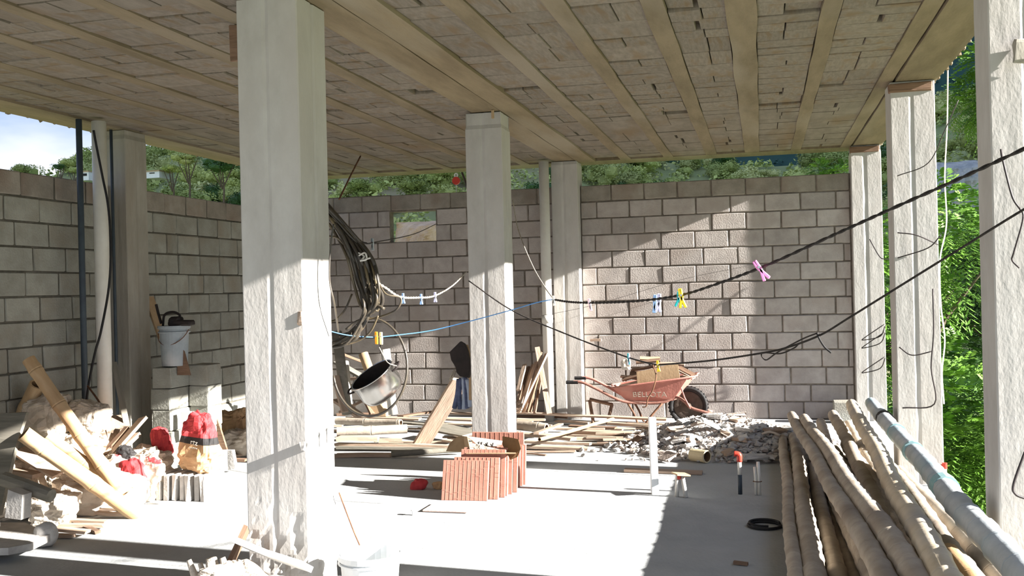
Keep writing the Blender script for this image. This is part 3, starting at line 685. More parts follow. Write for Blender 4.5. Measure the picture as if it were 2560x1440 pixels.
# ------------------------------------------------------------------ tile slabs and the printed sack
for k in range(8):
    x = -4.77+k*.066+random.uniform(-.004, .004); hh = .205+random.uniform(-.006, .008)
    b = MB(); b.cbox((-.021, 0, 0), (.021, .30, hh), .006, .004)
    o = b.obj('stone_slab', RUBBLE, base=(0, 0, 0)); o.location = (x, 7.04+random.uniform(-.012, .012), 0); o.rotation_euler = (0, random.uniform(-.03, .05), random.uniform(-.05, .05))
    tag(o, '%s of the grey slabs standing on edge under the printed sack, counted from the left' % ['first', 'second', 'third', 'fourth', 'fifth', 'sixth', 'seventh', 'last'][k], 'slab', 'slabs standing on edge')
o = sack('cement_sack', (-4.44, 7.21, .212), (.40, .24, .46), [KRAFT, BLACKP, REDP], 'half-full sack with red top, black band and tan bottom, on grey slabs', rot=(0, .08, -.12), bands=[(.40, 1), (.60, 2)], crumple=.15, seed=2, flop=-.02, taper=.42)
def text3d(body, size, M, m, parent, name='lettering', ext=.0015):
    cu = bpy.data.curves.new(name, 'FONT'); cu.body = body; cu.size = size; cu.extrude = ext; cu.align_x = 'CENTER'; cu.materials.append(m)
    tmp = bpy.data.objects.new(name, cu); COL.objects.link(tmp); dg = bpy.context.evaluated_depsgraph_get(); dg.update()
    me = bpy.data.meshes.new_from_object(tmp.evaluated_get(dg)); bpy.data.objects.remove(tmp); o = bpy.data.objects.new(name, me); COL.objects.link(o); o.parent = parent; o.matrix_local = M
    if not me.materials: me.materials.append(m)
    return o
RX = Matrix.Rotation(PI/2, 4, 'X')
text3d('rtz', .06, Matrix.Translation((.04, -.135, .235)) @ Matrix.Rotation(.1, 4, 'Y') @ RX, PALEPRINT, o)
text3d('mortero', .022, Matrix.Translation((.04, -.140, .205)) @ RX, PALEPRINT, o, 'small_lettering')
sack('red_sack_fold', (-4.83, 7.34, .30), (.16, .12, .24), [REDP], 'crumpled red sack corner standing behind the printed sack', rot=(0, -.2, .2), crumple=.22, seed=9)
sack('toppled_sack', (-4.98, 7.05, .0), (.50, .30, .36), [PAPER, REDP], 'pale crumpled paper sack with a red end, left of the standing slabs', rot=(0, .25, .3), bands=[(.97, 1)], crumple=.2, seed=5)
sack('red_flap', (-4.80, 6.95, .10), (.15, .16, .26), [REDP], 'bright red flap of a sack beside the first standing slab', rot=(0, -.35, .2), crumple=.15, seed=12)
sack('black_flap', (-4.98, 7.0, .33), (.16, .10, .10), [BLACKP], 'black plastic flap on top of the toppled pale sack', rot=(0, .5, 0), crumple=.25, seed=13)
b = MB(); b.cbox((-.07, 0, 0), (.08, .1, .10), .01, .012); o = b.obj('broken_block', RUBBLE, base=(0, 0, 0)); o.location = (-4.84, 6.9, 0); tag(o, 'small broken grey block at the left foot of the standing slabs', 'block')
slab_poly('grey_offcut', [(561, 1126), (580, 1126), (588, 1172), (562, 1176)], 8.25, .05, RUBBLE, 'blue-grey stone offcut standing right of the printed sack', 'slab')
slab_poly('white_offcut', [(528, 1128), (561, 1126), (562, 1178), (545, 1178)], 8.15, .05, WHITEP, 'sunlit white offcut leaning right of the printed sack', 'slab')
sack('brown_paper_heap', at(588, 1110, y=9.2), (.34, .26, .34), [KRAFT], 'heap of crumpled brown sack paper half hidden by the big column', crumple=.32, seed=20)
sack('pale_paper_heap', at(610, 1130, y=9.0), (.40, .30, .22), [PAPER], 'heap of crumpled pale paper under the brown paper by the big column', crumple=.3, seed=22)
cable('wire_loop', [at(575, 1060, y=9.1), at(590, 1035, y=9.1), at(603, 1045, y=9.1), at(590, 1062, y=9.1), at(612, 1040, y=9.1)], .004, RUST, 'tangled thin wire loops on the brown paper heap', 'wire')
for k, (a, c) in enumerate((((560, 1140), (616, 1136)), ((556, 1150), (616, 1150)), ((575, 1126), (618, 1122)))):
    plank('short_board', at(*a, z=.05+.02*k), at(*c, z=.05+.02*k), .09, .02, (WOOD, WOODD, WOOD)[k], 'short %s board at the foot of the paper heap beside the big column' % ('pale', 'dark', 'upper pale')[k], 'board')
# ------------------------------------------------------------------ left pile
bamboo('bamboo_pole', at(70, 898, y=6.35), at(308, 1238, y=6.45), .048, .052, BAM, 'long tan bamboo pole leaning steeply over the sack pile on the left', seg=.30)
bamboo('bamboo_pole', at(60, 1083, y=5.95), at(342, 1290, y=6.48), .056, .056, BAM, 'thick golden bamboo pole lying low across the left pile, foot on the floor', seg=.42)
bamboo('bamboo_pole', at(118, 1092, y=6.3), at(262, 1195, y=6.45), .045, .045, BAM, 'short tan bamboo pole just behind the thick low one', seg=.4)
bamboo('bamboo_piece', at(93, 962, y=6.85), at(56, 1040, y=6.9), .062, .062, BAM, 'short hollow bamboo piece with its open end up near the left wall', seg=.5)
def sk(x, y, z, sx, sy, sz, m, label, rot, seed, cr_=.22):
    return sack('paper_sack', (x, y, z), (sx, sy, sz), [m] if not isinstance(m, list) else m, label, rot=rot, crumple=cr_, seed=seed)
sk(-5.02, 6.62, .0, .50, .36, .34, PAPER, 'big crumpled pale paper sack at the front of the left pile', (.1, .2, .3), 31)
sk(-5.42, 6.35, .0, .40, .34, .42, PAPER, 'crumpled pale sack by the leaning grey board at the left edge', (0, -.15, .2), 32)
sk(-4.90, 6.85, .0, .34, .36, .24, PAPER, 'low crumpled pale sack under the golden bamboo', (0, .15, .6), 33)
sk(-5.45, 7.0, .0, .50, .36, .52, PAPER, 'large pale sack slumped behind the crossing bamboo poles', (0, .05, .5), 34)
sk(-5.60, 6.95, .50, .34, .30, .36, PAPER, 'dull sack wedged upright against the left wall', (0, -.1, .1), 35)
sk(-5.38, 7.05, .55, .30, .26, .24, PAPER, 'pale sack with dark folds high on the left pile by the bamboo', (0, .3, .2), 36)
sk(-4.95, 7.15, .0, .42, .36, .38, PAPER, 'torn pale sack between the boards and the standing slabs', (0, .1, .1), 37, .28)
sk(-5.02, 6.2, .0, .30, .24, .22, PAPER, 'torn grey paper heap behind the stone ball', (0, .1, .1), 38, .32)
def pl(a, ya, c, yc, wd, th, m, label, roll=0, cat='board'):
    return plank('board', at(*a, y=ya), at(*c, y=yc), wd, th, m, label, cat, roll=roll)
pl((212, 1050), 7.45, (262, 1135), 7.0, .15, .02, WOOD, 'first pale board leaning behind the bamboo, left one of three', .2)
pl((243, 1046), 7.55, (285, 1120), 7.1, .14, .02, WOOD, 'second pale board leaning behind the bamboo, middle one of three', .1)
pl((285, 1040), 7.6, (300, 1110), 7.2, .17, .02, WOOD, 'third pale board standing behind the bamboo, right one of three', 0)
pl((358, 1045), 7.35, (262, 1152), 6.95, .11, .025, WOOD, 'sunlit board rising to the right in front of the left column', .3)
pl((340, 1085), 7.25, (262, 1165), 6.85, .09, .03, WOOD, 'second sunlit board just below the one rising to the right', .2)
pl((318, 1070), 7.3, (255, 1140), 7.0, .05, .03, WOODD, 'dark narrow batten beneath the sunlit rising board', .2)
pl((60, 1120), 6.35, (160, 1180), 6.25, .20, .02, WOOD, 'bright pale board lying flat on the front of the left pile', .3)
pl((0, 1172), 6.2, (95, 1188), 6.2, .12, .03, WOOD, 'pale board end poking out beside the left edge', 0)
slab_poly('grey_board', [(66, 1031), (40, 1110), (20, 1190), (-2, 1290), (-90, 1290), (-90, 1040), (10, 1033)], 5.75, .03, WOODG, 'wide grey board leaning at the left edge of the photo', 'board', dy=[.35, .2, .05, -.1, -.1, .35, .35])
b = MB(); b.tube([at(12, 1198, y=5.75), at(70, 1218, y=5.72), at(128, 1240, y=5.7)], [.052, .05, .046], 10); tag(b.obj('grey_log', WOODG), 'grey weathered log end pointing right above the cement sheet', 'log')
slab_poly('small_grey_block', [(20, 1224), (55, 1238), (52, 1300), (12, 1294)], 5.55, .09, RUBBLE, 'upright grey block standing on the cement sheet at the left', 'block')
b = MB(); v = [at(-60, 1285, y=5.75), at(60, 1262, y=5.85), at(128, 1300, y=5.6), at(75, 1325, y=5.35), at(20, 1340, y=5.2), at(-60, 1352, y=5.15)]
base = v[3].copy(); base.z = .09; v = [(a-base) for a in v]
for a in v: a.z = random.uniform(.0, .02)
b.add(v+[a-Vector((0, 0, .045)) for a in v], [tuple(reversed(range(6))), tuple(range(6, 12))]+[(i, (i+1) % 6, 6+(i+1) % 6, 6+i) for i in range(6)]); o = link('cement_sheet', b.mesh('cement_sheet', RUBBLE)); o.location = base
tag(o, 'flat grey cement sheet lying raised at the lower left', 'sheet')
b = MB(); q = at(113, 1345, y=5.62)
for k in range(1):
    v = []; f = []; n = 16
    for i in range(11):
        for j in range(n):
            a, e_ = 2*PI*j/n, PI*i/10; d = Vector((math.sin(e_)*math.cos(a), math.sin(e_)*math.sin(a), -math.cos(e_)))
            r = .082*(1+.18*noise.noise(d*2+Vector((3, 0, 0)))); v.append(d*r)
    f = [(i*n+j, i*n+(j+1) % n, (i+1)*n+(j+1) % n, (i+1)*n+j) for i in range(10) for j in range(n)]
    b.add(v, f)
o = b.obj('stone_ball', RUBBLE, base=(0, 0, 0), smooth=True); o.location = (q.x, 5.62, .078); tag(o, 'rounded lump of hardened cement under the edge of the sheet', 'stone')
bucket((-4.78, 5.19, 0), .12, .145, .235, WHITEP, 'white plastic bucket cut by the left edge of the photo', handle=False)
names = ['first', 'second', 'third', 'fourth', 'fifth', 'sixth', 'seventh', 'eighth', 'ninth', 'tenth', 'eleventh', 'twelfth']
for k, (a, c, wd, mm) in enumerate([((135, 1300), (268, 1306), .06, WOOD), ((150, 1312), (262, 1314), .05, WOOD), ((130, 1322), (215, 1328), .07, WOOD), ((185, 1306), (245, 1330), .04, WOODD), ((242, 1282), (312, 1286), .05, WOOD), ((242, 1272), (318, 1276), .04, WOOD), ((140, 1338), (185, 1340), .05, WOOD)]):
    plank('wood_scrap', at(*a, z=.02+.012*(k % 3)), at(*c, z=.015+.012*(k % 3)), wd, .02, mm, '%s scrap of split wood on the floor below the left pile, counted from the back' % names[k], 'wood scrap', jag=.012)
# ------------------------------------------------------------------ foreground heap at the foot of the big column
pl((618, 1322), 4.74, (545, 1475), 4.55, .13, .022, WOODD, 'dark brown board leaning on the foot of the big near column', .9)
sack('plaster_sack', (-2.52, 4.42, .0), (.46, .30, .27), [PAPER], 'white sunlit sack slumped against the foot of the big near column', rot=(0, .18, -.15), crumple=.14, seed=44)
pl((600, 1358), 4.62, (765, 1418), 4.56, .14, .03, WHITEP, 'white slab laid sloping on the sack before the big near column', -.5)
for k, (a, c, r) in enumerate([((472, 1400), (492, 1470), .018), ((500, 1408), (520, 1480), .016), ((528, 1395), (535, 1490), .038), ((556, 1394), (566, 1450), .02), ((548, 1425), (556, 1490), .03)]):
    b = MB().tube([at(*a, y=4.45), at((a[0]+c[0])/2+3, (a[1]+c[1])/2, y=4.45), at(*c, y=4.45)], [r*.7, r, r*1.05], 10)
    tag(b.obj('pale_stub', PAPER, smooth=True), '%s pale knobbly stick end left of the big column foot, counted from the left' % names[k], 'stick', 'pale stick ends')
bucket((-1.985, 4.80, 0), .13, .155, .28, WHITEP, 'white bucket whose rim shows beside the foot of the big near column', handle=False)
cable('bent_wire', [at(848, 1232, y=5.12), at(862, 1270, y=5.15), at(885, 1330, y=5.2), (at(905, 1378, y=5.25)), at(903, 1392, z=.02), at(876, 1396, z=.02)], .004, RUST, 'thin bent wire leaning beside the big column with its hooked end on the floor', 'wire')
b = MB(); b.cbox((-.03, 0, -.10), (.03, .03, .11), .004, .003); o = b.obj('hanging_peg', WOODD, base=(0, 0, 0)); o.location = at(584, 62, y=5.25); tag(o, 'rusty brown wooden peg hanging from the ceiling left of the big column', 'peg')
o.location.z = CEIL-.12
b = MB(); b.cbox((-.012, 0, -.03), (.012, .02, .045), .003, .002); o = b.obj('hanging_peg', CARD, base=(0, 0, 0)); o.location = (at(1231, 285, y=8.42).x, 8.42, CEIL-.06); tag(o, 'little pale peg stuck at the top of the middle column', 'peg')
cable('hanging_rod', [at(901, 391, z=3.19), at(876, 440, y=10.1), at(848, 498, y=9.0)], .009, RUST, 'thin rusty rod hanging slanted from the ceiling near the cable bundle', 'rod', k=2)
# ------------------------------------------------------------------ cable bundle behind the near column
t = thing('cable_bundle', 'thick bundle of black and olive cables hanging behind the big near column', 'cables', at(850, 700, y=6.3))
T0 = t.location.copy(); rnd = random.Random(5)
def cb(pts, r, m, y=6.3):
    q = [at(px, py, y=y+rnd.uniform(-.06, .06))-T0 for px, py in pts]; MB().tube(smoothpts(q, 7), r, 6).obj('cable', m, t, smooth=True)
for k in range(15):
    o_ = k*4.2
    pts = [(800+o_*.3, 520+rnd.uniform(-15, 20)), (838+o_*.75, 580+rnd.uniform(-8, 8)), (868+o_*1.05, 640+rnd.uniform(-8, 8)), (885+o_*1.05, 700+rnd.uniform(-12, 12)), (902+o_*.85+rnd.uniform(-6, 6), 760+rnd.uniform(-12, 12))]
    if k % 3 == 0: pts += [(950+rnd.uniform(-20, 10), 772+rnd.uniform(-5, 5))]
    elif k % 3 == 1: pts += [(895+rnd.uniform(-10, 20), 820), (850, 850+rnd.uniform(-15, 25))]
    else: pts += [(905, 800), (870+rnd.uniform(-10, 20), 840+rnd.uniform(-10, 20)), (810, 870)]
    cb(pts, rnd.choice((.010, .013, .016)), CABLE if k % 4 else CABLEB)
for pts in ([(905, 690), (940, 700), (965, 735), (1002, 745), (990, 775), (940, 795), (900, 800)], [(880, 735), (862, 775), (838, 800), (815, 805)], [(945, 790), (925, 830), (890, 855), (830, 868)], [(900, 600), (925, 640), (935, 690), (920, 720)], [(820, 590), (850, 600), (880, 650), (905, 720)]):
    cb(pts, .007, CABLEB)
cb([(896, 632), (910, 640), (905, 650), (925, 645)], .006, PVC, 6.2); cb([(896, 640), (912, 632), (916, 648), (900, 652)], .006, PVC, 6.2)
cable('loop_of_hose', [at(925+93*math.cos(a), 918-122*math.sin(a), y=6.75+.05*math.sin(a)) for a in [math.radians(130-i*12) for i in range(26)]], .010, CABLE, 'large hanging loop of thin brown-black hose around the pot', 'hose', k=3)
# ------------------------------------------------------------------ pot, tubes behind it
t = thing('cooking_pot', 'dented aluminium cooking pot with black inside, hanging tilted from a string', 'pot', at(944, 958, y=7.6)); t.rotation_euler = (.42, -.47, 0)
R_ = .185
MB().lathe([(.005, -.12), (R_*.78, -.12), (R_*.92, -.10), (R_, -.05), (R_*.99, .08), (R_*1.05, .085), (R_*1.05, .092), (R_*.985, .09)], 36).obj('body', STEEL, t, smooth=True)
MB().lathe([(R_*.985, .09), (R_*.975, -.05), (R_*.8, -.11), (.004, -.112)], 36).obj('inside', SOOT, t, smooth=True)
for s in (-1, 1): MB().tube(smoothpts([(s*R_*1.0, -.06, .05), (s*(R_+.05), -.05, .055), (s*(R_+.06), 0, .06), (s*(R_+.05), .05, .055), (s*R_*1.0, .06, .05)], 4), .009, 6).obj('handle', SOOT, t, smooth=True)
cable('pot_string', [at(948, 868, y=7.3), at(968, 905, y=7.4), at(992, 915, y=7.5)], .004, ROPEL, 'thin string from the blue line down to the pot handle', 'string', k=4)
def post(px, py0, py1, y0_, y1_, r, m, label, nm='upright_tube', dx=0):
    b = MB().tube([at(px+dx, py1, y=y1_), at(px, py0, y=y0_)], r, 16); return tag(b.obj(nm, m, smooth=True), label, 'tube')
post(908, 884, 1030, 9.6, 9.5, .050, CARD, 'brown tube leaning behind the left side of the pot', dx=52)
post(963, 873, 1036, 9.4, 9.4, .048, PVC, 'white and tan tube standing behind the right side of the pot', dx=20)
post(842, 830, 1035, 9.2, 9.0, .05, WOODG, 'grey bark-covered post just right of the big near column', 'round_post', dx=26)
post(862, 905, 1040, 9.5, 9.3, .04, PVC, 'white tube standing between the grey post and the brown tube', dx=12)
b = MB(); b.cbox((-.10, 0, 0), (.10, .16, .16), .01, .004); o = b.obj('brown_box', CARD, base=(0, 0, 0)); o.location = at(944, 1043, y=9.8); tag(o, 'small brown block under the pot on the board pile', 'box')
for k, (a, ya, c, yc, wd, mm, lab) in enumerate([((842, 905), 10.2, (912, 945), 10.0, .10, WOODG, 'grey board sloping behind the grey post'), ((846, 950), 10.1, (912, 944), 10.1, .16, WOOD, 'pale horizontal board behind the pot'), ((845, 880), 10.0, (905, 905), 10.2, .05, WOODD, 'dark stick end behind the cable bundle'), ((840, 1000), 9.2, (900, 1040), 9.1, .12, WOOD, 'sunlit scrap board below the grey post'), ((850, 1030), 9.3, (910, 1000), 9.3, .06, WOOD, 'crossing pale batten below the pot'), ((900, 960), 9.9, (935, 1035), 9.8, .10, WOODD, 'brown board standing in shade under the pot'), ((838, 940), 9.0, (862, 1030), 8.9, .07, WOOD, 'white-lit batten leaning beside the big near column')]):
    pl(a, ya, c, yc, wd, .025, mm, lab)
# leaning plank, black panel, cloth by the middle column
pl((1152, 950), 9.38, (1052, 1112), 9.75, .18, .035, WOOD, 'wide pinkish plank leaning on the left side of the middle column', .3)
slab_poly('sooty_board', [(1150, 854), (1136, 868), (1124, 880), (1128, 900), (1139, 918), (1142, 932), (1150, 941), (1172, 945), (1176, 920), (1168, 880), (1160, 860)], 8.68, .05, SOOT, 'sooty black panel with a notched outline leaning left of the middle column', 'panel')
slab_poly('brown_edge_board', [(1160, 862), (1168, 862), (1178, 900), (1180, 1000), (1172, 1000), (1172, 930)], 8.76, .03, CARD, 'narrow orange-brown board behind the black panel at the middle column')
t = thing('hanging_cloth', 'worn blue and white cloth hanging behind the leaning plank at the middle column', 'cloth', at(1160, 1025, y=8.98)); T1 = t.location.copy()
for k, (a, c, m_) in enumerate([((1146, 948), (1136, 1020), DENIM), ((1152, 946), (1150, 1022), DENIM), ((1157, 944), (1160, 1022), DENIML), ((1163, 944), (1168, 1020), DENIM), ((1167, 948), (1174, 1016), DENIML)]):
    p0, p1 = at(*a, y=8.93)-T1, at(*c, y=8.98)-T1; MB().tube(smoothpts([p0, p0.lerp(p1, .5)+Vector((.01*(-1)**k, 0, 0)), p1], 4), [.02+.004*i/8 for i in range(9)], 8).obj('fold', m_, t, smooth=True)
cable('rope_knot', [at(1136, 925, y=8.7), at(1128, 940, y=8.68), at(1126, 950, y=8.7), at(1134, 940, y=8.66), at(1140, 928, y=8.7)], .008, ROPEL, 'frayed rope tied round the top of the leaning plank', 'rope')
# ------------------------------------------------------------------ boards and bamboo on the floor
FB = [  # x1 y1 x2 y2 z width thick material kind
 (842,1051,1002,1056,.14,.0,.042,BAMG,'long grey bamboo lying behind the open-ended one, left of the middle column'),
 (842,1078,1018,1070,.12,.0,.05,BAMG,'thick grey bamboo with a round open end facing right, left of the middle column'),
 (870,1042,1052,1046,.16,.10,.02,WOOD,'pale split board above the grey bamboo under the pot'),
 (842,1037,990,1030,.16,.08,.02,WOODD,'dark board at the back of the pile under the pot'),
 (842,1096,948,1094,.07,.11,.045,WOOD,'thick pale board end below the open-ended bamboo'),
 (935,1100,1006,1098,.04,.07,.03,WOOD,'short pale board between the thick board end and the leaning plank'),
 (842,1110,1125,1113,.055,.09,.03,WOOD,'long pale board running from the near column to the tile box, back one'),
 (842,1118,1112,1120,.035,.09,.025,WOODG,'long greyish board just in front of the long pale one'),
 (842,1138,978,1137,.02,.10,.025,WOOD,'short pale board lying foremost beside the big near column'),
 (1090,1068,1182,1082,.12,.26,.02,WOODG,'broad rough grey board beside the foot of the middle column'),
 (1095,1046,1182,1048,.15,.09,.02,WOOD,'pale board behind the broad rough grey one'),
 (1100,1030,1182,1033,.14,.09,.02,WOOD,'cream board crossing behind the leaning plank'),
 (1000,1040,1100,1025,.12,.10,.02,WOODD,'brown board rising towards the back wall left of the leaning plank'),
 (1112,1101,1180,1108,.05,.10,.02,WOOD,'pinkish board end behind the carton'),
 (1292,1032,1668,1046,.13,.07,.02,WOOD,'long thin batten running right from the middle column past the wheelbarrow'),
 (1292,1048,1362,1047,.13,.08,.02,WOOD,'short pale batten behind the split bamboo right of the middle column'),
 (1294,1064,1366,1068,.12,.0,.055,BAMG,'thick split bamboo butt right of the middle column'),
 (1350,1098,1532,1046,.17,.0,.018,BAM,'thin bamboo stick lying slanted over the boards'),
 (1340,1084,1402,1058,.14,.06,.02,WOOD,'short slanted batten beside the bamboo butt'),
 (1300,1085,1432,1094,.07,.12,.03,WOOD,'wide pale board with a square end right of the middle column'),
 (1430,1078,1660,1086,.06,.10,.04,WOOD,'long thick board in front of the wheelbarrow wheel'),
 (1520,1058,1695,1064,.06,.12,.03,WOOD,'pinkish board under the wheelbarrow'),
 (1425,1064,1540,1068,.05,.09,.02,WOODD,'brown board end left of the wheelbarrow legs'),
 (1390,1052,1475,1056,.04,.10,.02,WOOD,'pale board at the foot of the column in the back wall'),
 (1300,1104,1478,1108,.05,.08,.025,WOOD,'long narrow board with a blunt right end, upper of two'),
 (1300,1116,1472,1120,.03,.09,.025,WOOD,'long narrow board with a blunt right end, lower of two'),
 (1300,1128,1440,1127,.02,.04,.015,WOOD,'thin lath lying in front of the two narrow boards'),
 (1302,1134,1365,1136,.015,.03,.012,WOODD,'slim dark lath nearest the red tiles'),
 (1440,1096,1560,1092,.04,.08,.02,WOOD,'short board between the narrow boards and the rubble'),
 (1560,1176,1755,1182,.012,.10,.02,WOOD,'flat pale board on the floor in front of the rubble'),
 (1000,1056,1095,1062,.09,.12,.02,WOODG,'grey board end partly under the leaning plank'),
 (1296,1040,1420,1041,.05,.08,.02,WOODD,'dark board at the back along the foot of the white drain pipe')]
for x1, y1, x2, y2, z, wd, th, m_, lab in FB:
    p0, p1 = at(x1, y1, z=z), at(x2, y2, z=z); p1.z = max(th/2+.005, z-.01)
    if wd == 0: bamboo('bamboo_pole', p0, p1, th, th, m_, lab, seg=.38)
    else: plank('long_board', p0, p1, wd, th, m_, lab, 'board', jag=.008, roll=random.uniform(-.05, .12))
b = MB(); b.tube(smoothpts([at(980, 1134, z=.04), at(1040, 1131, z=.05), at(1100, 1127, z=.05), at(1160, 1124, z=.05)], 4), [.036, .034, .032, .03, .03, .03, .028, .028, .026, .025, .025, .024, .024], 8); tag(b.obj('branch', WOODG, smooth=True), 'round grey branch lying in front of the long boards, thick end left', 'branch')
rnd = random.Random(3)
b = MB()
for k in range(46):
    x, y = rnd.uniform(-5.2, -2.6) if k % 2 else rnd.uniform(-2.1, -.9), rnd.uniform(9.9, 11.4); a = rnd.gauss(0, .12); l_ = rnd.uniform(.3, .9); z = rnd.uniform(.01, .07)
    M_ = Matrix.Translation((x, y, z)) @ Matrix.Rotation(a, 4, 'Z'); b.box((-l_/2, -.03, -.008), (l_/2, .03, .008), M=M_)
tag(b.obj('wood_splinters', WOOD), 'litter of small laths and splinters beneath the boards on the floor', 'wood scrap', kind='stuff')
# sticks leaning beside the drain pipe
ST = [((1312, 912),(1296, 975)),((1322, 917),(1296, 1000)),((1334, 912),(1300, 1010)),((1341, 905),(1302, 1020)),((1352, 880),(1326, 1030)),((1343, 868),(1374, 1035)),((1366, 884),(1300, 1026)),((1360, 895),(1318, 1030)),((1346, 912),(1310, 1032)),((1330, 935),(1297, 1030)),((1355, 930),(1336, 1032)),((1308, 950),(1294, 1024))]
for k, (a, c) in enumerate(ST):
    p0, p1 = at(*a, y=11.75+.03*(k % 3)), at(*c, y=11.35-.04*(k % 4)); p1.z = max(p1.z, .02)
    plank('wooden_stick', p0, p1, (.05, .03, .06)[k % 3], .022, (WOOD, WOODD, WOOD)[k % 3], '%s leaning stick of the bundle beside the white drain pipe, counted as listed from its left top' % names[k] if False else '%s stick from the left in the bundle leaning by the white drain pipe' % names[k], 'stick', group='sticks leaning by the drain pipe', roll=.3)
t = thing('sawhorse', 'small rusty brown frame standing left of the wheelbarrow', 'frame', at(1520, 1062, y=11.6)); T2 = t.location.copy()
for a, c in (((1474, 998), (1532, 1012)), ((1530, 1010), (1518, 1062)), ((1474, 1000), (1484, 1060))): MB().tube([at(*a, y=11.6)-T2, at(*c, y=11.6)-T2], .02, 4).obj('bar', WOODD, t)
plank('jammed_stick', at(1476, 851, y=12.2), at(1503, 850, y=12.2), .05, .03, WOOD, 'short stick jammed in the back wall beside the column', 'stick')
# ------------------------------------------------------------------ wheelbarrow
SC = 1/214.0; W0 = at(1722, 1060, y=11.72); W0.z = 0
t = thing('wheelbarrow', 'faded red wheelbarrow loaded with wood scraps before the back wall', 'wheelbarrow', W0)
def wl_(px, py): return ((px-1722)*SC, (1062-py)*SC+.0)
wh = thing('wheel', None, None); wh.parent = t; wh.location = (0, 0, .222); wh.scale = (1.1, 1, 1.1)
prof = [(.165, -.035), (.185, -.046), (.201, -.036), (.205, -.015), (.205, .015), (.201, .036), (.185, .046), (.165, .035), (.150, .022), (.150, -.022), (.165, -.035)]
MR = Matrix.Rotation(PI/2, 4, 'X')
MB().lathe(prof, 36, M=MR).obj('tyre', RUBBER, wh, smooth=True)
b = MB()
for k in range(34):
    a = 2*PI*k/34; M_ = Matrix.Rotation(a, 4, 'Y') @ Matrix.Translation((0, 0, .204)); b.box((-.007, -.034, -.004), (.007, -.008, .006), M=M_); b.box((-.007, .008, -.004), (.007, .034, .006), M=M_)
b.obj('tread', RUBBER, wh)
HUB = mat('hub_dark', (.10, .075, .06), (.05, .04, .03), 9)
MB().lathe([(.151, -.024), (.14, -.030), (.09, -.012), (.035, -.02), (.03, -.05), (.004, -.05)], 28, M=MR).lathe([(.151, .024), (.14, .030), (.09, .012), (.035, .02), (.03, .05), (.004, .05)], 28, M=MR).obj('rim', HUB, wh, smooth=True)
MB().tube([(0, -.10, 0), (0, .10, 0)], .012, 8).obj('axle', RUST, wh)
# tray: tapered open pan
top = [(-.84, -.27, .455), (.02, -.24, .57), (.10, 0, .585), (.02, .24, .57), (-.84, .27, .455), (-.87, 0, .45)]
bot = [(-.69, -.17, .295), (-.17, -.15, .295), (-.12, 0, .30), (-.17, .15, .295), (-.69, .17, .295), (-.71, 0, .295)]
def ringmesh(A, B, cap): 
    n = len(A); v = list(A)+list(B); f = [(i, (i+1) % n, n+(i+1) % n, n+i) for i in range(n)]
    if cap: f.append(tuple(range(n, 2*n)))
    return v, f
b = MB(); b.add(*ringmesh(top, bot, True)); ins = lambda P_, k: [(x*k-(1-k)*.38, y*k, z+.006) for x, y, z in P_]
v, f = ringmesh(ins(top, .985), ins(bot, .98), True); b.add(v, [tuple(reversed(q)) for q in f]); b.obj('tray', BARROW, t)
MB().tube(smoothpts(top+[top[0]], 4), .011, 6).obj('tray_rim', BARROW, t, smooth=True)
for s in (-1, 1):
    MB().tube(smoothpts([(-1.37, s*.27, .52), (-1.20, s*.27, .52), (-1.02, s*.26, .44), (-.78, s*.23, .315), (-.60, s*.19, .275), (-.29, s*.16, .275), (-.13, s*.14, .335), (-.03, s*.12, .28), (.05, s*.10, .205), (.27, s*.09, .14)], 5), .017, 8).obj('handle', BARROW if s > 0 else mat('frame_dark_red', (.26, .13, .10), (.18, .08, .06), 8), t, smooth=True)
    MB().tube([(-1.38, s*.27, .52), (-1.24, s*.27, .521)], .021, 8).obj('grip', RUBBER, t)
    MB().tube(smoothpts([(-.68, s*.2, .28), (-.60, s*.21, .14), (-.55, s*.22, .012), (-.50, s*.22, .012), (-.40, s*.21, .14), (-.28, s*.18, .27)], 3), .012, 6).obj('leg', RUST, t, smooth=True)
    MB().tube([(-.08, s*.2, .50), (-.03, s*.15, .33), (.03, s*.11, .20)], .009, 6).obj('brace', BARROW, t)
text3d('BELLOTA', .095, Matrix.Translation((-.42, -.213, .345)) @ Matrix.Rotation(PI/2+.42, 4, 'X'), PALEPRINT, t, ext=.001)
LOAD = [((1548, 968), (1600, 955), .10, WOODD, 'dark board end low at the left of the wheelbarrow load'), ((1556, 948), (1640, 925), .07, WOODD, 'dark stick at the back left of the wheelbarrow load'), ((1552, 940), (1600, 948), .05, WOOD, 'pale stick crossing the left of the wheelbarrow load'), ((1580, 925), (1640, 915), .05, WOODD, 'brown batten near the top of the wheelbarrow load'), ((1590, 905), (1650, 900), .06, WOODD, 'brown scrap on top of the wheelbarrow load'), ((1600, 896), (1650, 897), .05, CARD, 'pinkish scrap highest on the wheelbarrow load'), ((1690, 915), (1738, 940), .05, WOODD, 'dark batten sloping down at the right of the wheelbarrow load'), ((1700, 925), (1735, 945), .06, WOOD, 'pale batten end at the right of the wheelbarrow load'), ((1700, 945), (1730, 938), .05, WOOD, 'short pale block at the right of the wheelbarrow load'), ((1640, 908), (1712, 912), .04, WOOD, 'thin pale lath along the top of the wheelbarrow load'), ((1575, 935), (1690, 930), .08, WOODD, 'dark board buried in the middle of the wheelbarrow load')]
for k, (a, c, wd, m_, lab) in enumerate(LOAD): plank('wood_scrap', at(*a, y=11.70+.04*(k % 4-1)), at(*c, y=11.68+.05*(k % 3-1)), wd, .02, m_, lab, 'wood scrap', roll=random.uniform(.2, .8))
slab_poly('cardboard_sheet', [(1591, 930), (1630, 922), (1694, 906), (1700, 948), (1594, 962)], 11.50, .012, CARD, 'tan cardboard sheet standing at the front of the wheelbarrow load')
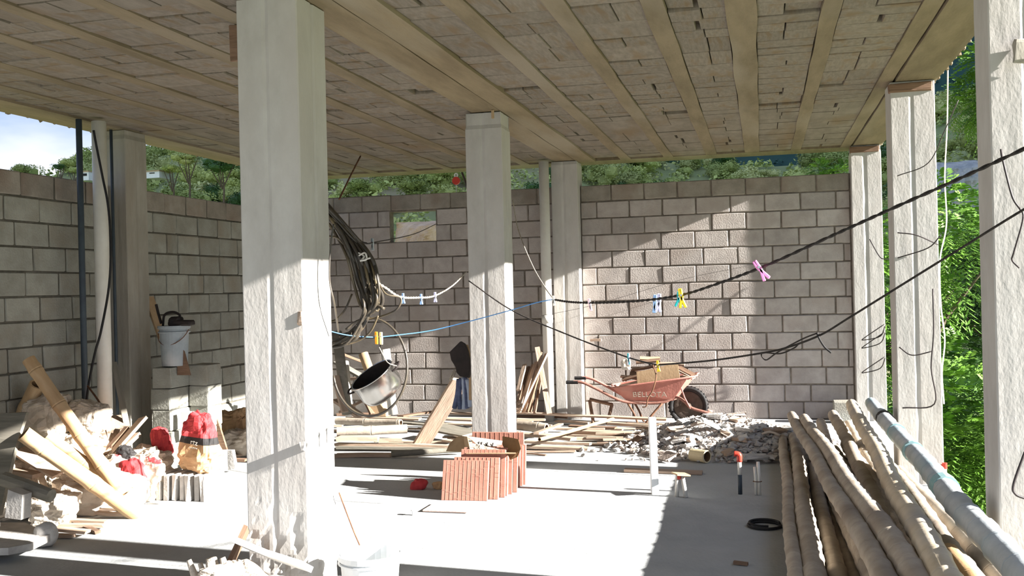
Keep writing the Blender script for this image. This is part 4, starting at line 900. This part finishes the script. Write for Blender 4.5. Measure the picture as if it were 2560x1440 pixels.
cable('bucket_wire', [at(1632, 912, y=6.95), at(1640, 940, y=6.95), at(1632, 975, y=6.95), at(1620, 995, y=6.95), at(1616, 1015, y=6.95), at(1606, 1018, y=6.95)], .0045, RUST, 'thin dark wire hanging from the lower line in front of the wheelbarrow', 'wire', k=5)
# ------------------------------------------------------------------ stacked red tiles, carton
def tile(c, wd, ht, lean, rz, label, relief=True, th=.022, m=TILE, flat=False):
    b = MB(); b.cbox((-wd/2, 0, 0), (wd/2, th, ht), .003, .001); o = b.obj('red_tile', m, base=(0, 0, 0))
    o.location = c; o.rotation_euler = (lean, 0, rz); tag(o, label, 'tile', 'red ribbed tiles')
    if relief:
        g = MB(); rr = random.Random(int(c[0]*100)); n = 11
        for k in range(1, n): 
            x = -wd/2+wd*k/n; g.box((x-.0015, -.0018, .004), (x+.0015, .001, ht-.004))
        for k in range(n):
            for q in range(3):
                z = rr.uniform(.01, ht-.01); x0 = -wd/2+wd*k/n; g.box((x0, -.0018, z-.0015), (x0+wd/n, .001, z+.0015))
        g.obj('relief', TILEL, o)
    return o
TX_ = 0
T_ = [(-2.26, 7.36, .365, .31, 'foremost red tile of the leaning stack, scratched and squarish'), (-2.19, 7.42, .365, .325, 'second red tile of the stack, peeping out right of the foremost'), (-2.155, 7.50, .36, .37, 'third red tile of the stack, taller than the front two'), (-2.15, 7.56, .36, .375, 'fourth red tile of the stack behind the tall third one'), (-2.13, 7.63, .36, .375, 'fifth red tile of the stack, only its white edge lit'), (-2.10, 7.70, .35, .375, 'sixth red tile of the stack under the carton')]
for k, (x, y, wd, ht, lab) in enumerate(T_): tile((x, y, 0), wd, ht, -.30 if k < 2 else -.22, .05, lab)
for k in range(5): tile((-2.12+.012*k, 7.80+.055*k, 0), .28, .33, -.2, .05, '%s upright red tile behind the stack under the carton, counted from the front' % names[k], relief=False)
tile((-2.20, 8.16, 0), .45, .41, -.06, .03, 'big ribbed red sheet standing at the back of the tile stack', th=.018)
o = tile((-2.30, 7.18, .012), .34, .26, 0, 0, 'single pale pinkish tile lying flat on the floor before the stack', relief=False, th=.012, m=mat('tile_dusty', (.60, .46, .40), (.54, .42, .37), 9))
o.rotation_euler = (-PI/2, 0, -.02); o.location = (-2.28, 6.93, .016)
t = thing('torn_carton', 'torn open cardboard carton with grey printed flap lying on the tile stack', 'carton', (-2.22, 7.78, .375))
GREYC = mat('carton_grey_flap', (.52, .47, .40), (.46, .41, .34), 6)
def sheet(nm, pts, m_, th=.005):
    pts = [Vector(p) for p in pts]; n = len(pts); nn = (pts[1]-pts[0]).cross(pts[2]-pts[0]).normalized()*th
    b = MB().add(pts+[p+nn for p in pts], [tuple(reversed(range(n))), tuple(range(n, 2*n))]+[(i, (i+1) % n, n+(i+1) % n, n+i) for i in range(n)]); return b.obj(nm, m_, t)
def L3(px, py, y): return at(px, py, y=y)-t.location
sheet('base', [L3(1165, 1135, 7.55), L3(1290, 1135, 7.55), L3(1285, 1118, 8.0), L3(1155, 1118, 8.0)], CARD)
sheet('flap', [L3(1165, 1090, 7.9), L3(1256, 1102, 7.9), L3(1250, 1125, 7.7), L3(1205, 1122, 7.65), L3(1180, 1100, 7.8)], GREYC)
sheet('flap', [L3(1256, 1092, 7.75), L3(1280, 1096, 7.66), L3(1296, 1100, 7.62), L3(1302, 1122, 7.6), L3(1294, 1142, 7.6), L3(1276, 1150, 7.6), L3(1264, 1128, 7.65), L3(1256, 1112, 7.7)], CARDD)
sheet('flap', [L3(1142, 1092, 7.95), L3(1160, 1090, 7.85), L3(1166, 1130, 7.7), L3(1115, 1128, 7.8), L3(1124, 1108, 7.9)], CARD)
sheet('side', [L3(1156, 1090, 7.9), L3(1168, 1092, 7.7), L3(1176, 1130, 7.6), L3(1158, 1124, 7.8)], CARD)
sheet('side', [L3(1175, 1128, 7.6), L3(1172, 1106, 7.7), L3(1200, 1112, 7.66), L3(1252, 1124, 7.6), L3(1255, 1134, 7.58)], PAPER)
for k in range(7): sheet('print_mark', [L3(1196+k*7, 1104+k*.6, 7.79), L3(1199+k*7, 1104+k*.6, 7.79), L3(1196+k*7, 1117+k*.6, 7.70), L3(1193+k*7, 1117+k*.6, 7.70)], BLACKP, .002) if k in (0, 1, 3, 5) else None
sack('crumpled_red_packet', at(1052, 1222, z=.0), (.13, .09, .075), [REDP], 'crumpled red packet on the floor in the shadow left of the tiles', crumple=.35, seed=51)
sack('crumpled_brown_packet', at(1095, 1222, z=.0), (.10, .07, .06), [KRAFT], 'small brown crumpled scrap between the red packet and the tiles', crumple=.35, seed=52)
b = MB().lathe([(.002, 0), (.012, 0), (.012, .03), (.02, .032), (.02, .042), (.002, .042)], 10); o = b.obj('white_plug', WHITEP, base=(0, 0, 0)); o.location = at(1034, 1288, z=0); tag(o, 'tiny white plug standing on the floor at the corner of the flat tile', 'plug')
# ------------------------------------------------------------------ standing tubes and stubs
b = MB(); b.cbox((-.028, -.028, 0), (.028, .028, .595), .004, 0); o = b.obj('square_post', WHITEP, base=(0, 0, 0)); o.location = (-.845, 7.8, 0); o.rotation_euler = (.0, -.015, .25); tag(o, 'white square post standing on the floor before the rubble heap', 'post')
t = thing('pipe_trivet', 'two short white pipes capped by a small tan tile, right of the square post', 'pipes', (-.635, 7.72, 0))
for a, c in (((-.035, 0, 0), (-.028, 0, .145)), ((.035, -.02, 0), (.012, 0, .15))): MB().tube([a, c], .016, 12).obj('pipe', PVC, t, smooth=True)
MB().cbox((-.028, -.02, .135), (.0, .02, .165), .004, .002).obj('cap', REDPL, t)
M_ = Matrix.Translation((0, 0, .172)) @ Matrix.Rotation(.5, 4, 'Z') @ Matrix.Rotation(.12, 4, 'Y'); MB().cbox((-.055, -.055, -.006), (.055, .055, .006), .002, .001, M=M_).obj('tile', CARD, t)
t = thing('pipe_stub', 'white upright pipe with a red elbow on top, in the shade right of the posts', 'pipe', (-.20, 7.87, 0))
MB().tube([(0, 0, 0), (0, 0, .15)], .0165, 12).obj('lower_pipe', PVCD, t, smooth=True); MB().tube([(0, 0, .15), (0, 0, .27)], .0155, 12).obj('upper_pipe', PVC, t, smooth=True)
MB().tube(smoothpts([(0, 0, .25), (0, 0, .295), (-.012, 0, .308), (-.04, 0, .31)], 4), .021, 12).obj('elbow', REDPL, t, smooth=True)
t = thing('pipe_pair', 'two thin white pipes tied together standing right of the red-elbow pipe', 'pipes', (-.07, 7.85, 0))
MB().tube([(.015, 0, 0), (.012, 0, .15), (.008, 0, .255)], .0125, 12).obj('pipe', PVC, t, smooth=True); MB().tube([(-.012, 0, 0), (-.012, 0, .13), (-.018, 0, .215)], .0105, 12).obj('pipe', PVC, t, smooth=True)
MB().tube([(math.cos(i*PI/6)*.032, math.sin(i*PI/6)*.018, .105) for i in range(13)], .003, 5).obj('tie', RUST, t)
t = thing('pipe_stub', 'short white pipe stub with a red cap at the foot of the tall right-hand column', 'pipe', at(2349, 1203, z=0))
t.location.x = 1.345; t.location.y = 8.36
MB().tube([(0, 0, 0), (0, 0, .15)], .015, 12).obj('pipe', PVC, t, smooth=True); MB().tube([(0, 0, .14), (0, 0, .185)], .019, 12).obj('cap', REDPL, t); MB().tube([(0, 0, .165), (-.03, 0, .165)], .008, 8).obj('nozzle', REDPL, t)
q = at(1911, 1315, z=.006); MB_ = MB().tube([(q.x+math.cos(i*PI/12)*.105, q.y+math.sin(i*PI/12)*.105, .011) for i in range(25)], .010, 8).tube([(q.x+math.cos(i*PI/12)*.098, q.y+.01+math.sin(i*PI/12)*.10, .026) for i in range(20)], .008, 8); tag(MB_.obj('rubber_ring', RUBBER, smooth=True), 'thin black rubber ring lying on the shaded floor', 'ring')
plank('dark_chip', at(1834, 1407, z=.01), at(1870, 1410, z=.01), .03, .015, WOODD, 'small dark wood chip on the shaded floor near the poles', 'wood scrap')
b = MB(); b.cbox((-.10, 0, 0), (.10, .2, .25), .012, .004); b.obj; o = b.obj('hollow_block', BLOCKL, base=(0, 0, 0)); o.location = (.86, 11.95, 0); tag(o, 'grey block standing in the back right corner behind the pole ends', 'block')
b = MB().tube([(0, 0, 0), (0, .17, 0)], .058, 20, cap=False).tube([(0, -.002, 0), (0, .17, 0)], .046, 20, cap=False, mi=1)
ring = [(math.cos(j*PI/10)*.058, -.002, math.sin(j*PI/10)*.058) for j in range(20)]+[(math.cos(j*PI/10)*.046, -.002, math.sin(j*PI/10)*.046) for j in range(20)]
b.add(ring, [(j, (j+1) % 20, 20+(j+1) % 20, 20+j) for j in range(20)]); b.add([(math.cos(j*PI/10)*.05, .1, math.sin(j*PI/10)*.05) for j in range(20)], [tuple(range(20))], 1)
o = b.obj('pipe_coupling', [mat('pvc_cream', (.70, .60, .38), (.62, .52, .32), 4, rough=.5), CARDD], base=(0, 0, 0), smooth=False); o.location = (-.52, 9.20, .06); o.rotation_euler = (0, 0, .95); tag(o, 'cream plastic pipe coupling lying at the front of the rubble', 'pipe')
# ------------------------------------------------------------------ rubble
def mound(x, y): 
    r2 = ((x+.50)/.95)**2+((y-10.35)/.95)**2
    r3 = ((x-.15)/.55)**2+((y-9.9)/.65)**2
    return .27*math.exp(-r2*1.6)+.10*math.exp(-r3*1.6)
rnd = random.Random(9); b = MB(); nx, ny = 40, 30; X0, X1, Y0, Y1 = -1.75, .75, 9.05, 11.6
for j in range(ny+1):
    for i in range(nx+1):
        x, y = X0+(X1-X0)*i/nx, Y0+(Y1-Y0)*j/ny; h = mound(x, y); b.v.append((x, y, max(-.01, h-.035+(rnd.uniform(-.012, .012) if h > .04 else 0))))
b.f = [(j*(nx+1)+i, j*(nx+1)+i+1, (j+1)*(nx+1)+i+1, (j+1)*(nx+1)+i) for j in range(ny) for i in range(nx)]; b.mi = [0]*len(b.f)
for k in range(4200):
    x, y = rnd.gauss(-.38, .5), rnd.gauss(10.1, .46); h = mound(x, y)
    if y < 9.2 or y > 11.5 or x > .7 or x < -1.8 or (h < .03 and rnd.random() < .8): continue
    b.rock((x, y, max(h-.02, 0)+rnd.uniform(0, .015)), rnd.choice((.008, .012, .015, .02, .034)), .4, rnd.uniform(.5, 1), mi=rnd.choice((0, 1, 1, 2)), stretch=rnd.uniform(1, 1.8))
tag(b.obj('rubble', [SANDY, RUBBLE, RUBBLED]), 'heap of grey rubble and grit on the floor in front of the wheelbarrow wheel', 'rubble', kind='stuff')
cols = ['pale', 'grey', 'brown', 'broken', 'dusty', 'jagged']
for k in range(34):
    x, y = rnd.gauss(-.35, .5), rnd.gauss(9.9, .35); x = max(-1.4, min(.35, x)); y = max(9.25, min(11, y)); h = mound(x, y); M_ = Matrix.Rotation(rnd.uniform(0, 3), 4, 'Z') @ Matrix.Rotation(rnd.uniform(-.4, .4), 4, 'X')
    s = rnd.uniform(.04, .11); b = MB(); b.cbox((-s, -s*rnd.uniform(.4, .8), -.012), (s*rnd.uniform(.7, 1.2), s*rnd.uniform(.4, .7), .014), .006, .012, M=M_)
    o = b.obj('rubble_piece', rnd.choice((RUBBLE, RUBBLE, RUBBLE, RUBBLED, WOOD, TILE if k == 7 else RUBBLE)), base=(0, 0, 0)); o.location = (x, y, h+.02)
    side_ = 'left' if x < -.8 else ('middle' if x < -.2 else 'right'); dep = 'front' if y < 9.7 else 'top'
    tag(o, 'flat broken fragment lying on the %s %s of the rubble heap' % (side_, dep), 'rubble', 'fragments on the %s %s of the heap' % (side_, dep))
for k, (a, c, m_, lab) in enumerate([((1560, 1130), (1600, 1092), WOODD, 'dark board end leaning on the left of the rubble'), ((1660, 1100), (1720, 1075), RUBBLE, 'grey flat lath on the crown of the rubble'), ((1880, 1120), (1950, 1096), WOODD, 'brown board at the right of the rubble by the poles'), ((1840, 1148), (1945, 1128), WOODG, 'dark grey board at the shaded right foot of the rubble'), ((1755, 1050), (1810, 1075), WHITEP, 'bright white strip on top of the rubble'), ((1820, 1080), (1880, 1100), WHITEP, 'bright white flat piece lower on the right of the rubble')]):
    plank('rubble_board', at(*a, y=9.9-.02*k), at(*c, y=9.9+.05), .09, .02, m_, lab, 'board', roll=.4)
cable('paper_sheet', [at(1905, 1085, y=9.7), at(1925, 1080, y=9.7), at(1950, 1088, y=9.7)], .012, PAPER, 'folded pale paper at the right of the rubble beside the pole ends', 'paper', k=3)
# ------------------------------------------------------------------ poles at the right
def pole(p0, za, p1, zb, r0, r1, m_, label, ext=1.25, seg=.3, **k):
    a, c = at(*p0, z=za), at(*p1, z=zb); c = a+(c-a)*ext; return bamboo('bamboo_pole', a, c, r0, r1, m_, label, seg=seg, **k)
pole((1957, 1090), .14, (1990, 1440), .14, .040, .046, BAMG, 'thin brownish pole at the far left of the bamboo stack on the right')
pole((1987, 1093), .16, (2034, 1440), .16, .052, .060, BAMG, 'second pole from the left in the bamboo stack, thick and swollen')
pole((2032, 1170), .10, (2092, 1440), .12, .048, .050, BAMG, 'third pole from the left, partly under the crossing one')
pole((1980, 1040), .33, (2212, 1440), .36, .046, .055, BAMG, 'long knotty pole slanting right across the left poles')
pole((2012, 1048), .38, (2288, 1440), .40, .046, .064, BAMG, 'pole second in the fan of slanting ones, dark towards the camera')
pole((2050, 1056), .24, (2130, 1290), .20, .045, .05, BAMG, 'short-looking pole end rising between the slanting poles', ext=1.6)
pole((2084, 1036), .32, (2215, 1300), .24, .050, .055, BAMG, 'grey pole with a rounded tip in the middle of the stack', ext=1.5)
pole((2120, 1066), .24, (2290, 1360), .20, .055, .058, BAMG, 'dark-tipped pole in the middle gap of the stack', ext=1.4)
pole((2128, 1010), .46, (2358, 1440), .44, .052, .064, mat('bamboo_cream', (.60, .52, .40), (.48, .40, .28), 5, rough=.7, bump=.3, bscale=18, c3=(.42, .38, .33)), 'pale cream pole with a splintered tip, left neighbour of the bluish pole')
pole((2200, 1140), .36, (2425, 1440), .30, .050, .056, BAMG, 'grey pole lying low between the cream pole and the bluish pole')
pole((2176, 1008), .50, (2556, 1440), .52, .055, .066, BAMP, 'thick bluish-white pole, outermost on the right of the stack')
bpole = bpy.context.scene.collection.objects[-1]
MB().tube([(1.08, .004, .0), (1.22, .004, 0)], .0665, 16).obj('black_band', RUBBER, bpole)
for x_, w2 in ((1.9, .04), (2.75, .05), (3.9, .12)): MB().tube([(x_, .002, 0), (x_+w2, .002, 0)], .0645+.0012*x_, 16).obj('teal_band', mat('teal_stain', (.22, .42, .44), (.35, .5, .52), 9, bump=0), bpole)
pole((2250, 1180), .30, (2520, 1470), .26, .045, .05, BAMG, 'dark low pole under the bluish outermost pole', ext=1.1)
q0, q1 = at(2370, 1385, z=.33), at(2440, 1475, z=.31); bamboo('bamboo_pole', q0, q1+(q1-q0)*.5, .055, .058, BAM, 'smooth yellow bamboo butt end low on the right among grey poles', seg=.6)
for k, (x, y, z, r) in enumerate([(.22, 9.2, .06, .055), (.36, 9.6, .055, .055), (.50, 9.4, .055, .055), (.64, 9.7, .055, .055), (.78, 9.3, .055, .055), (.92, 9.4, .06, .055), (.42, 9.0, .15, .05), (.58, 9.1, .15, .05), (.74, 9.0, .15, .05), (.90, 9.1, .16, .05), (.66, 8.8, .25, .05), (.82, 8.9, .25, .05)]):
    bamboo('bamboo_pole', (x, y, z), (x+.10, 3.4, z), r, r, BAMG, '%s of the dark poles underneath the stack, counted from the left of the lower rows' % names[k])

# ------------------------------------------------------------------ lines and pegs
def rope(pts, r, m_, label, k=10, nm='clothes_line', twist=False, cat='line'):
    q = smoothpts([at(px, py, y=y) for px, py, y in pts], k)
    if not twist: b = MB().tube(q, r, 6); return tag(b.obj(nm, m_, smooth=True), label, cat)
    b = MB(); q2 = []
    for a, c in zip(q[:-1], q[1:]):
        n = max(1, int((c-a).length/.012)); q2 += [a.lerp(c, i/n) for i in range(n)]
    q2.append(q[-1])
    for s in (0, PI):
        o_ = []
        for i, p in enumerate(q2):
            a = i*.75+s; o_.append(p+Vector((math.sin(a)*r*.3, math.cos(a)*r*.6, math.sin(a)*r*.6)))
        b.tube(o_, r*.62, 5)
    return tag(b.obj(nm, m_, smooth=True), label, cat)
rope([(2640, 335, 2.85), (2560, 372, 3.0), (2400, 446, 3.2), (2225, 524, 3.45), (2050, 603, 3.75), (1910, 666, 4.0), (1780, 714, 4.3), (1700, 738, 4.55), (1600, 752, 4.9), (1490, 757, 5.4), (1425, 755, 5.9), (1385, 749, 6.3)], .0062, ROPE, 'dark twisted clothes line running from the upper right to the knot by the drain pipe', twist=True)
rope([(1385, 749, 6.3), (1365, 722, 6.7), (1335, 672, 7.3), (1308, 610, 8.0), (1292, 560, 8.7), (1282, 500, 8.9)], .0045, ROPEL, 'pale line rising from the knot to the middle column', nm='tie_line')
rope([(1385, 748, 6.3), (1340, 757, 6.4), (1275, 776, 6.5), (1175, 803, 6.6), (1080, 826, 6.6), (1000, 837, 6.5), (935, 843, 6.4), (870, 838, 6.2), (825, 828, 5.9)], .0034, BLUEROPE, 'thin blue line stretched from the knot to behind the big near column', nm='blue_line')
rope([(2640, 480, 4.5), (2552, 528, 4.75), (2400, 622, 5.0), (2250, 715, 5.3), (2120, 796, 5.6), (2050, 838, 5.8), (1970, 868, 6.1), (1908, 882, 6.3), (1780, 901, 6.7), (1660, 911, 7.1), (1632, 910, 7.2), (1560, 890, 7.5), (1420, 837, 8.0), (1280, 776, 8.35), (1172, 702, 8.46)], .0062, ROPE, 'dark lower line sagging from the right-hand column past the wheelbarrow to the middle column')
rope([(2050, 836, 5.78), (2035, 845, 5.8), (2000, 858, 5.95), (1985, 870, 6.0), (1950, 884, 6.1), (1905, 882, 6.25), (1915, 900, 6.25), (1945, 880, 6.1), (2005, 848, 5.95), (2045, 832, 5.8)], .0045, ROPE, 'looped knotted tail of the lower line', nm='knotted_line', k=6)
rope([(2042, 832, 5.78), (2050, 850, 5.78), (2062, 868, 5.8), (2078, 882, 5.8)], .0055, RUBBER, 'dark bent wire end hanging from the lower line knot', nm='wire_end', k=5, cat='wire')
rope([(945, 708, 6.25), (965, 720, 6.4), (1000, 742, 6.7), (1045, 744, 7.1), (1085, 740, 7.5), (1130, 715, 8.0), (1166, 680, 8.45)], .0075, ROPEL, 'pale rope sagging from the cable bundle to the middle column', twist=True)
rope([(1290, 800, 11.8), (1475, 765, 12.0), (1700, 700, 12.1), (1868, 665, 12.2)], .0022, ROPE, 'hair-thin line crossing the sunlit part of the back wall', nm='thin_line')
rope([(2370, 100, 8.9), (2368, 300, 8.9), (2362, 440, 8.8), (2366, 560, 8.8), (2350, 650, 8.7), (2352, 760, 8.7), (2362, 850, 8.7), (2355, 930, 8.7), (2360, 1010, 8.7)], .0055, PVC, 'white cable hanging down outside the tall right-hand column', nm='white_cable', cat='cable')
rope([(892, 600, 6.3), (915, 607, 6.4), (935, 606, 6.5), (1035, 585, 9), (1090, 560, 11)], .004, ROPE, 'thin line from the cable bundle past the square opening', nm='thin_line')
rope([(1155, 432, 8.7), (1162, 450, 8.6), (1168, 470, 8.55)], .010, CABLE, 'short black cable end at the top left of the middle column', nm='cable_end', k=4, cat='cable')
rope([(834, 560, 5.0), (826, 620, 4.99), (824, 700, 4.98), (836, 760, 5.0), (846, 830, 5.1)], .005, CABLE, 'thin dark cable looped down the sunlit side of the big near column', nm='thin_cable', cat='cable')
def peg(px, py, y, m_, label, L_=.088, a=0, spread=.32, rz=0, m2=None):
    """spring peg: two legs crossing at the line, a steel spring between"""
    q = at(px, py, y=y); t = thing('clothespin', label, 'clothespin', q, rz); t.rotation_euler = (0, a, rz)
    for s in (-1, 1):
        M_ = Matrix.Rotation(s*spread/2, 4, 'Y'); b = MB()
        b.cbox((-L_*.075+s*L_*.05, -L_*.09, -L_*.66), (L_*.075+s*L_*.05, L_*.09, L_*.02), L_*.03, 0, M=M_)
        b.cbox((-L_*.09+s*L_*.04, -L_*.10, -L_*.05), (L_*.06+s*L_*.04, L_*.10, L_*.34), L_*.03, 0, M=Matrix.Rotation(-s*.04, 4, 'Y'))
        b.obj('leg', m2 if (m2 and s > 0) else m_, t)
    MB().tube([(0, -L_*.13, 0), (0, L_*.13, 0)], L_*.06, 8).obj('spring', STEEL, t)
    return t
peg(1897, 668, 3.98, PINKP, 'pink clothespin on the dark upper line, rightmost of the big ones', a=-.55, spread=.55)
peg(1703, 738, 4.5, YELP, 'yellow clothespin on the upper line in front of a teal one', a=-.12, spread=.6)
peg(1697, 742, 4.56, TEALP, 'teal clothespin on the upper line just behind the yellow one', a=.05, spread=.8, L_=.07)
peg(1648, 750, 4.75, LILP, 'pale lilac clothespin on the upper line left of the yellow one', a=.1, spread=.5)
peg(1638, 752, 4.85, BLUP, 'light blue clothespin clipped right against the pale lilac one', a=.1, spread=.3)
peg(1474, 757, 5.5, mat('plastic_pale_pink', (.85, .6, .66), (.8, .54, .6), 3, rough=.4, bump=0), 'pale pink clothespin where the upper line crosses the back wall column', a=-.15, spread=.3, L_=.07)
peg(1384, 748, 6.28, PVC, 'white clothespin at the knot beside the drain pipe', a=-.1, spread=.35, L_=.065)
peg(1008, 742, 6.75, BLUP, 'light blue clothespin on the sagging pale rope, left one of three', spread=.55, L_=.075)
peg(1053, 744, 7.15, BLUP, 'light blue clothespin on the sagging pale rope, middle one of three', spread=.45, L_=.08)
peg(1088, 739, 7.5, LILP, 'light clothespin on the sagging pale rope, right one of three', spread=.5, L_=.08)
peg(931, 606, 6.45, BUCKETG, 'pale grey clothespin alone beside the cable bundle under the square opening', spread=.35, L_=.085)
peg(941, 840, 6.4, ORAP, 'orange clothespin on the thin blue line', spread=.05, L_=.085)
peg(953, 841, 6.42, mat('plastic_cream', (.85, .75, .45), (.8, .7, .4), 3, rough=.4, bump=0), 'cream clothespin clipped against the orange one on the blue line', spread=.05, L_=.085)
peg(1572, 893, 7.45, TEALP, 'teal clothespin on the lower line left of the wheelbarrow load', spread=.3, L_=.085, m2=LILP)
peg(1645, 911, 7.15, YELP, 'yellow clothespin on the lower line in front of the wheelbarrow', a=-.1, spread=.45, L_=.08)
sack('white_rag', at(1565, 925, y=7.5), (.07, .03, .08), [PAPER], 'tiny white rag under the teal clothespin on the lower line', crumple=.3, seed=61)
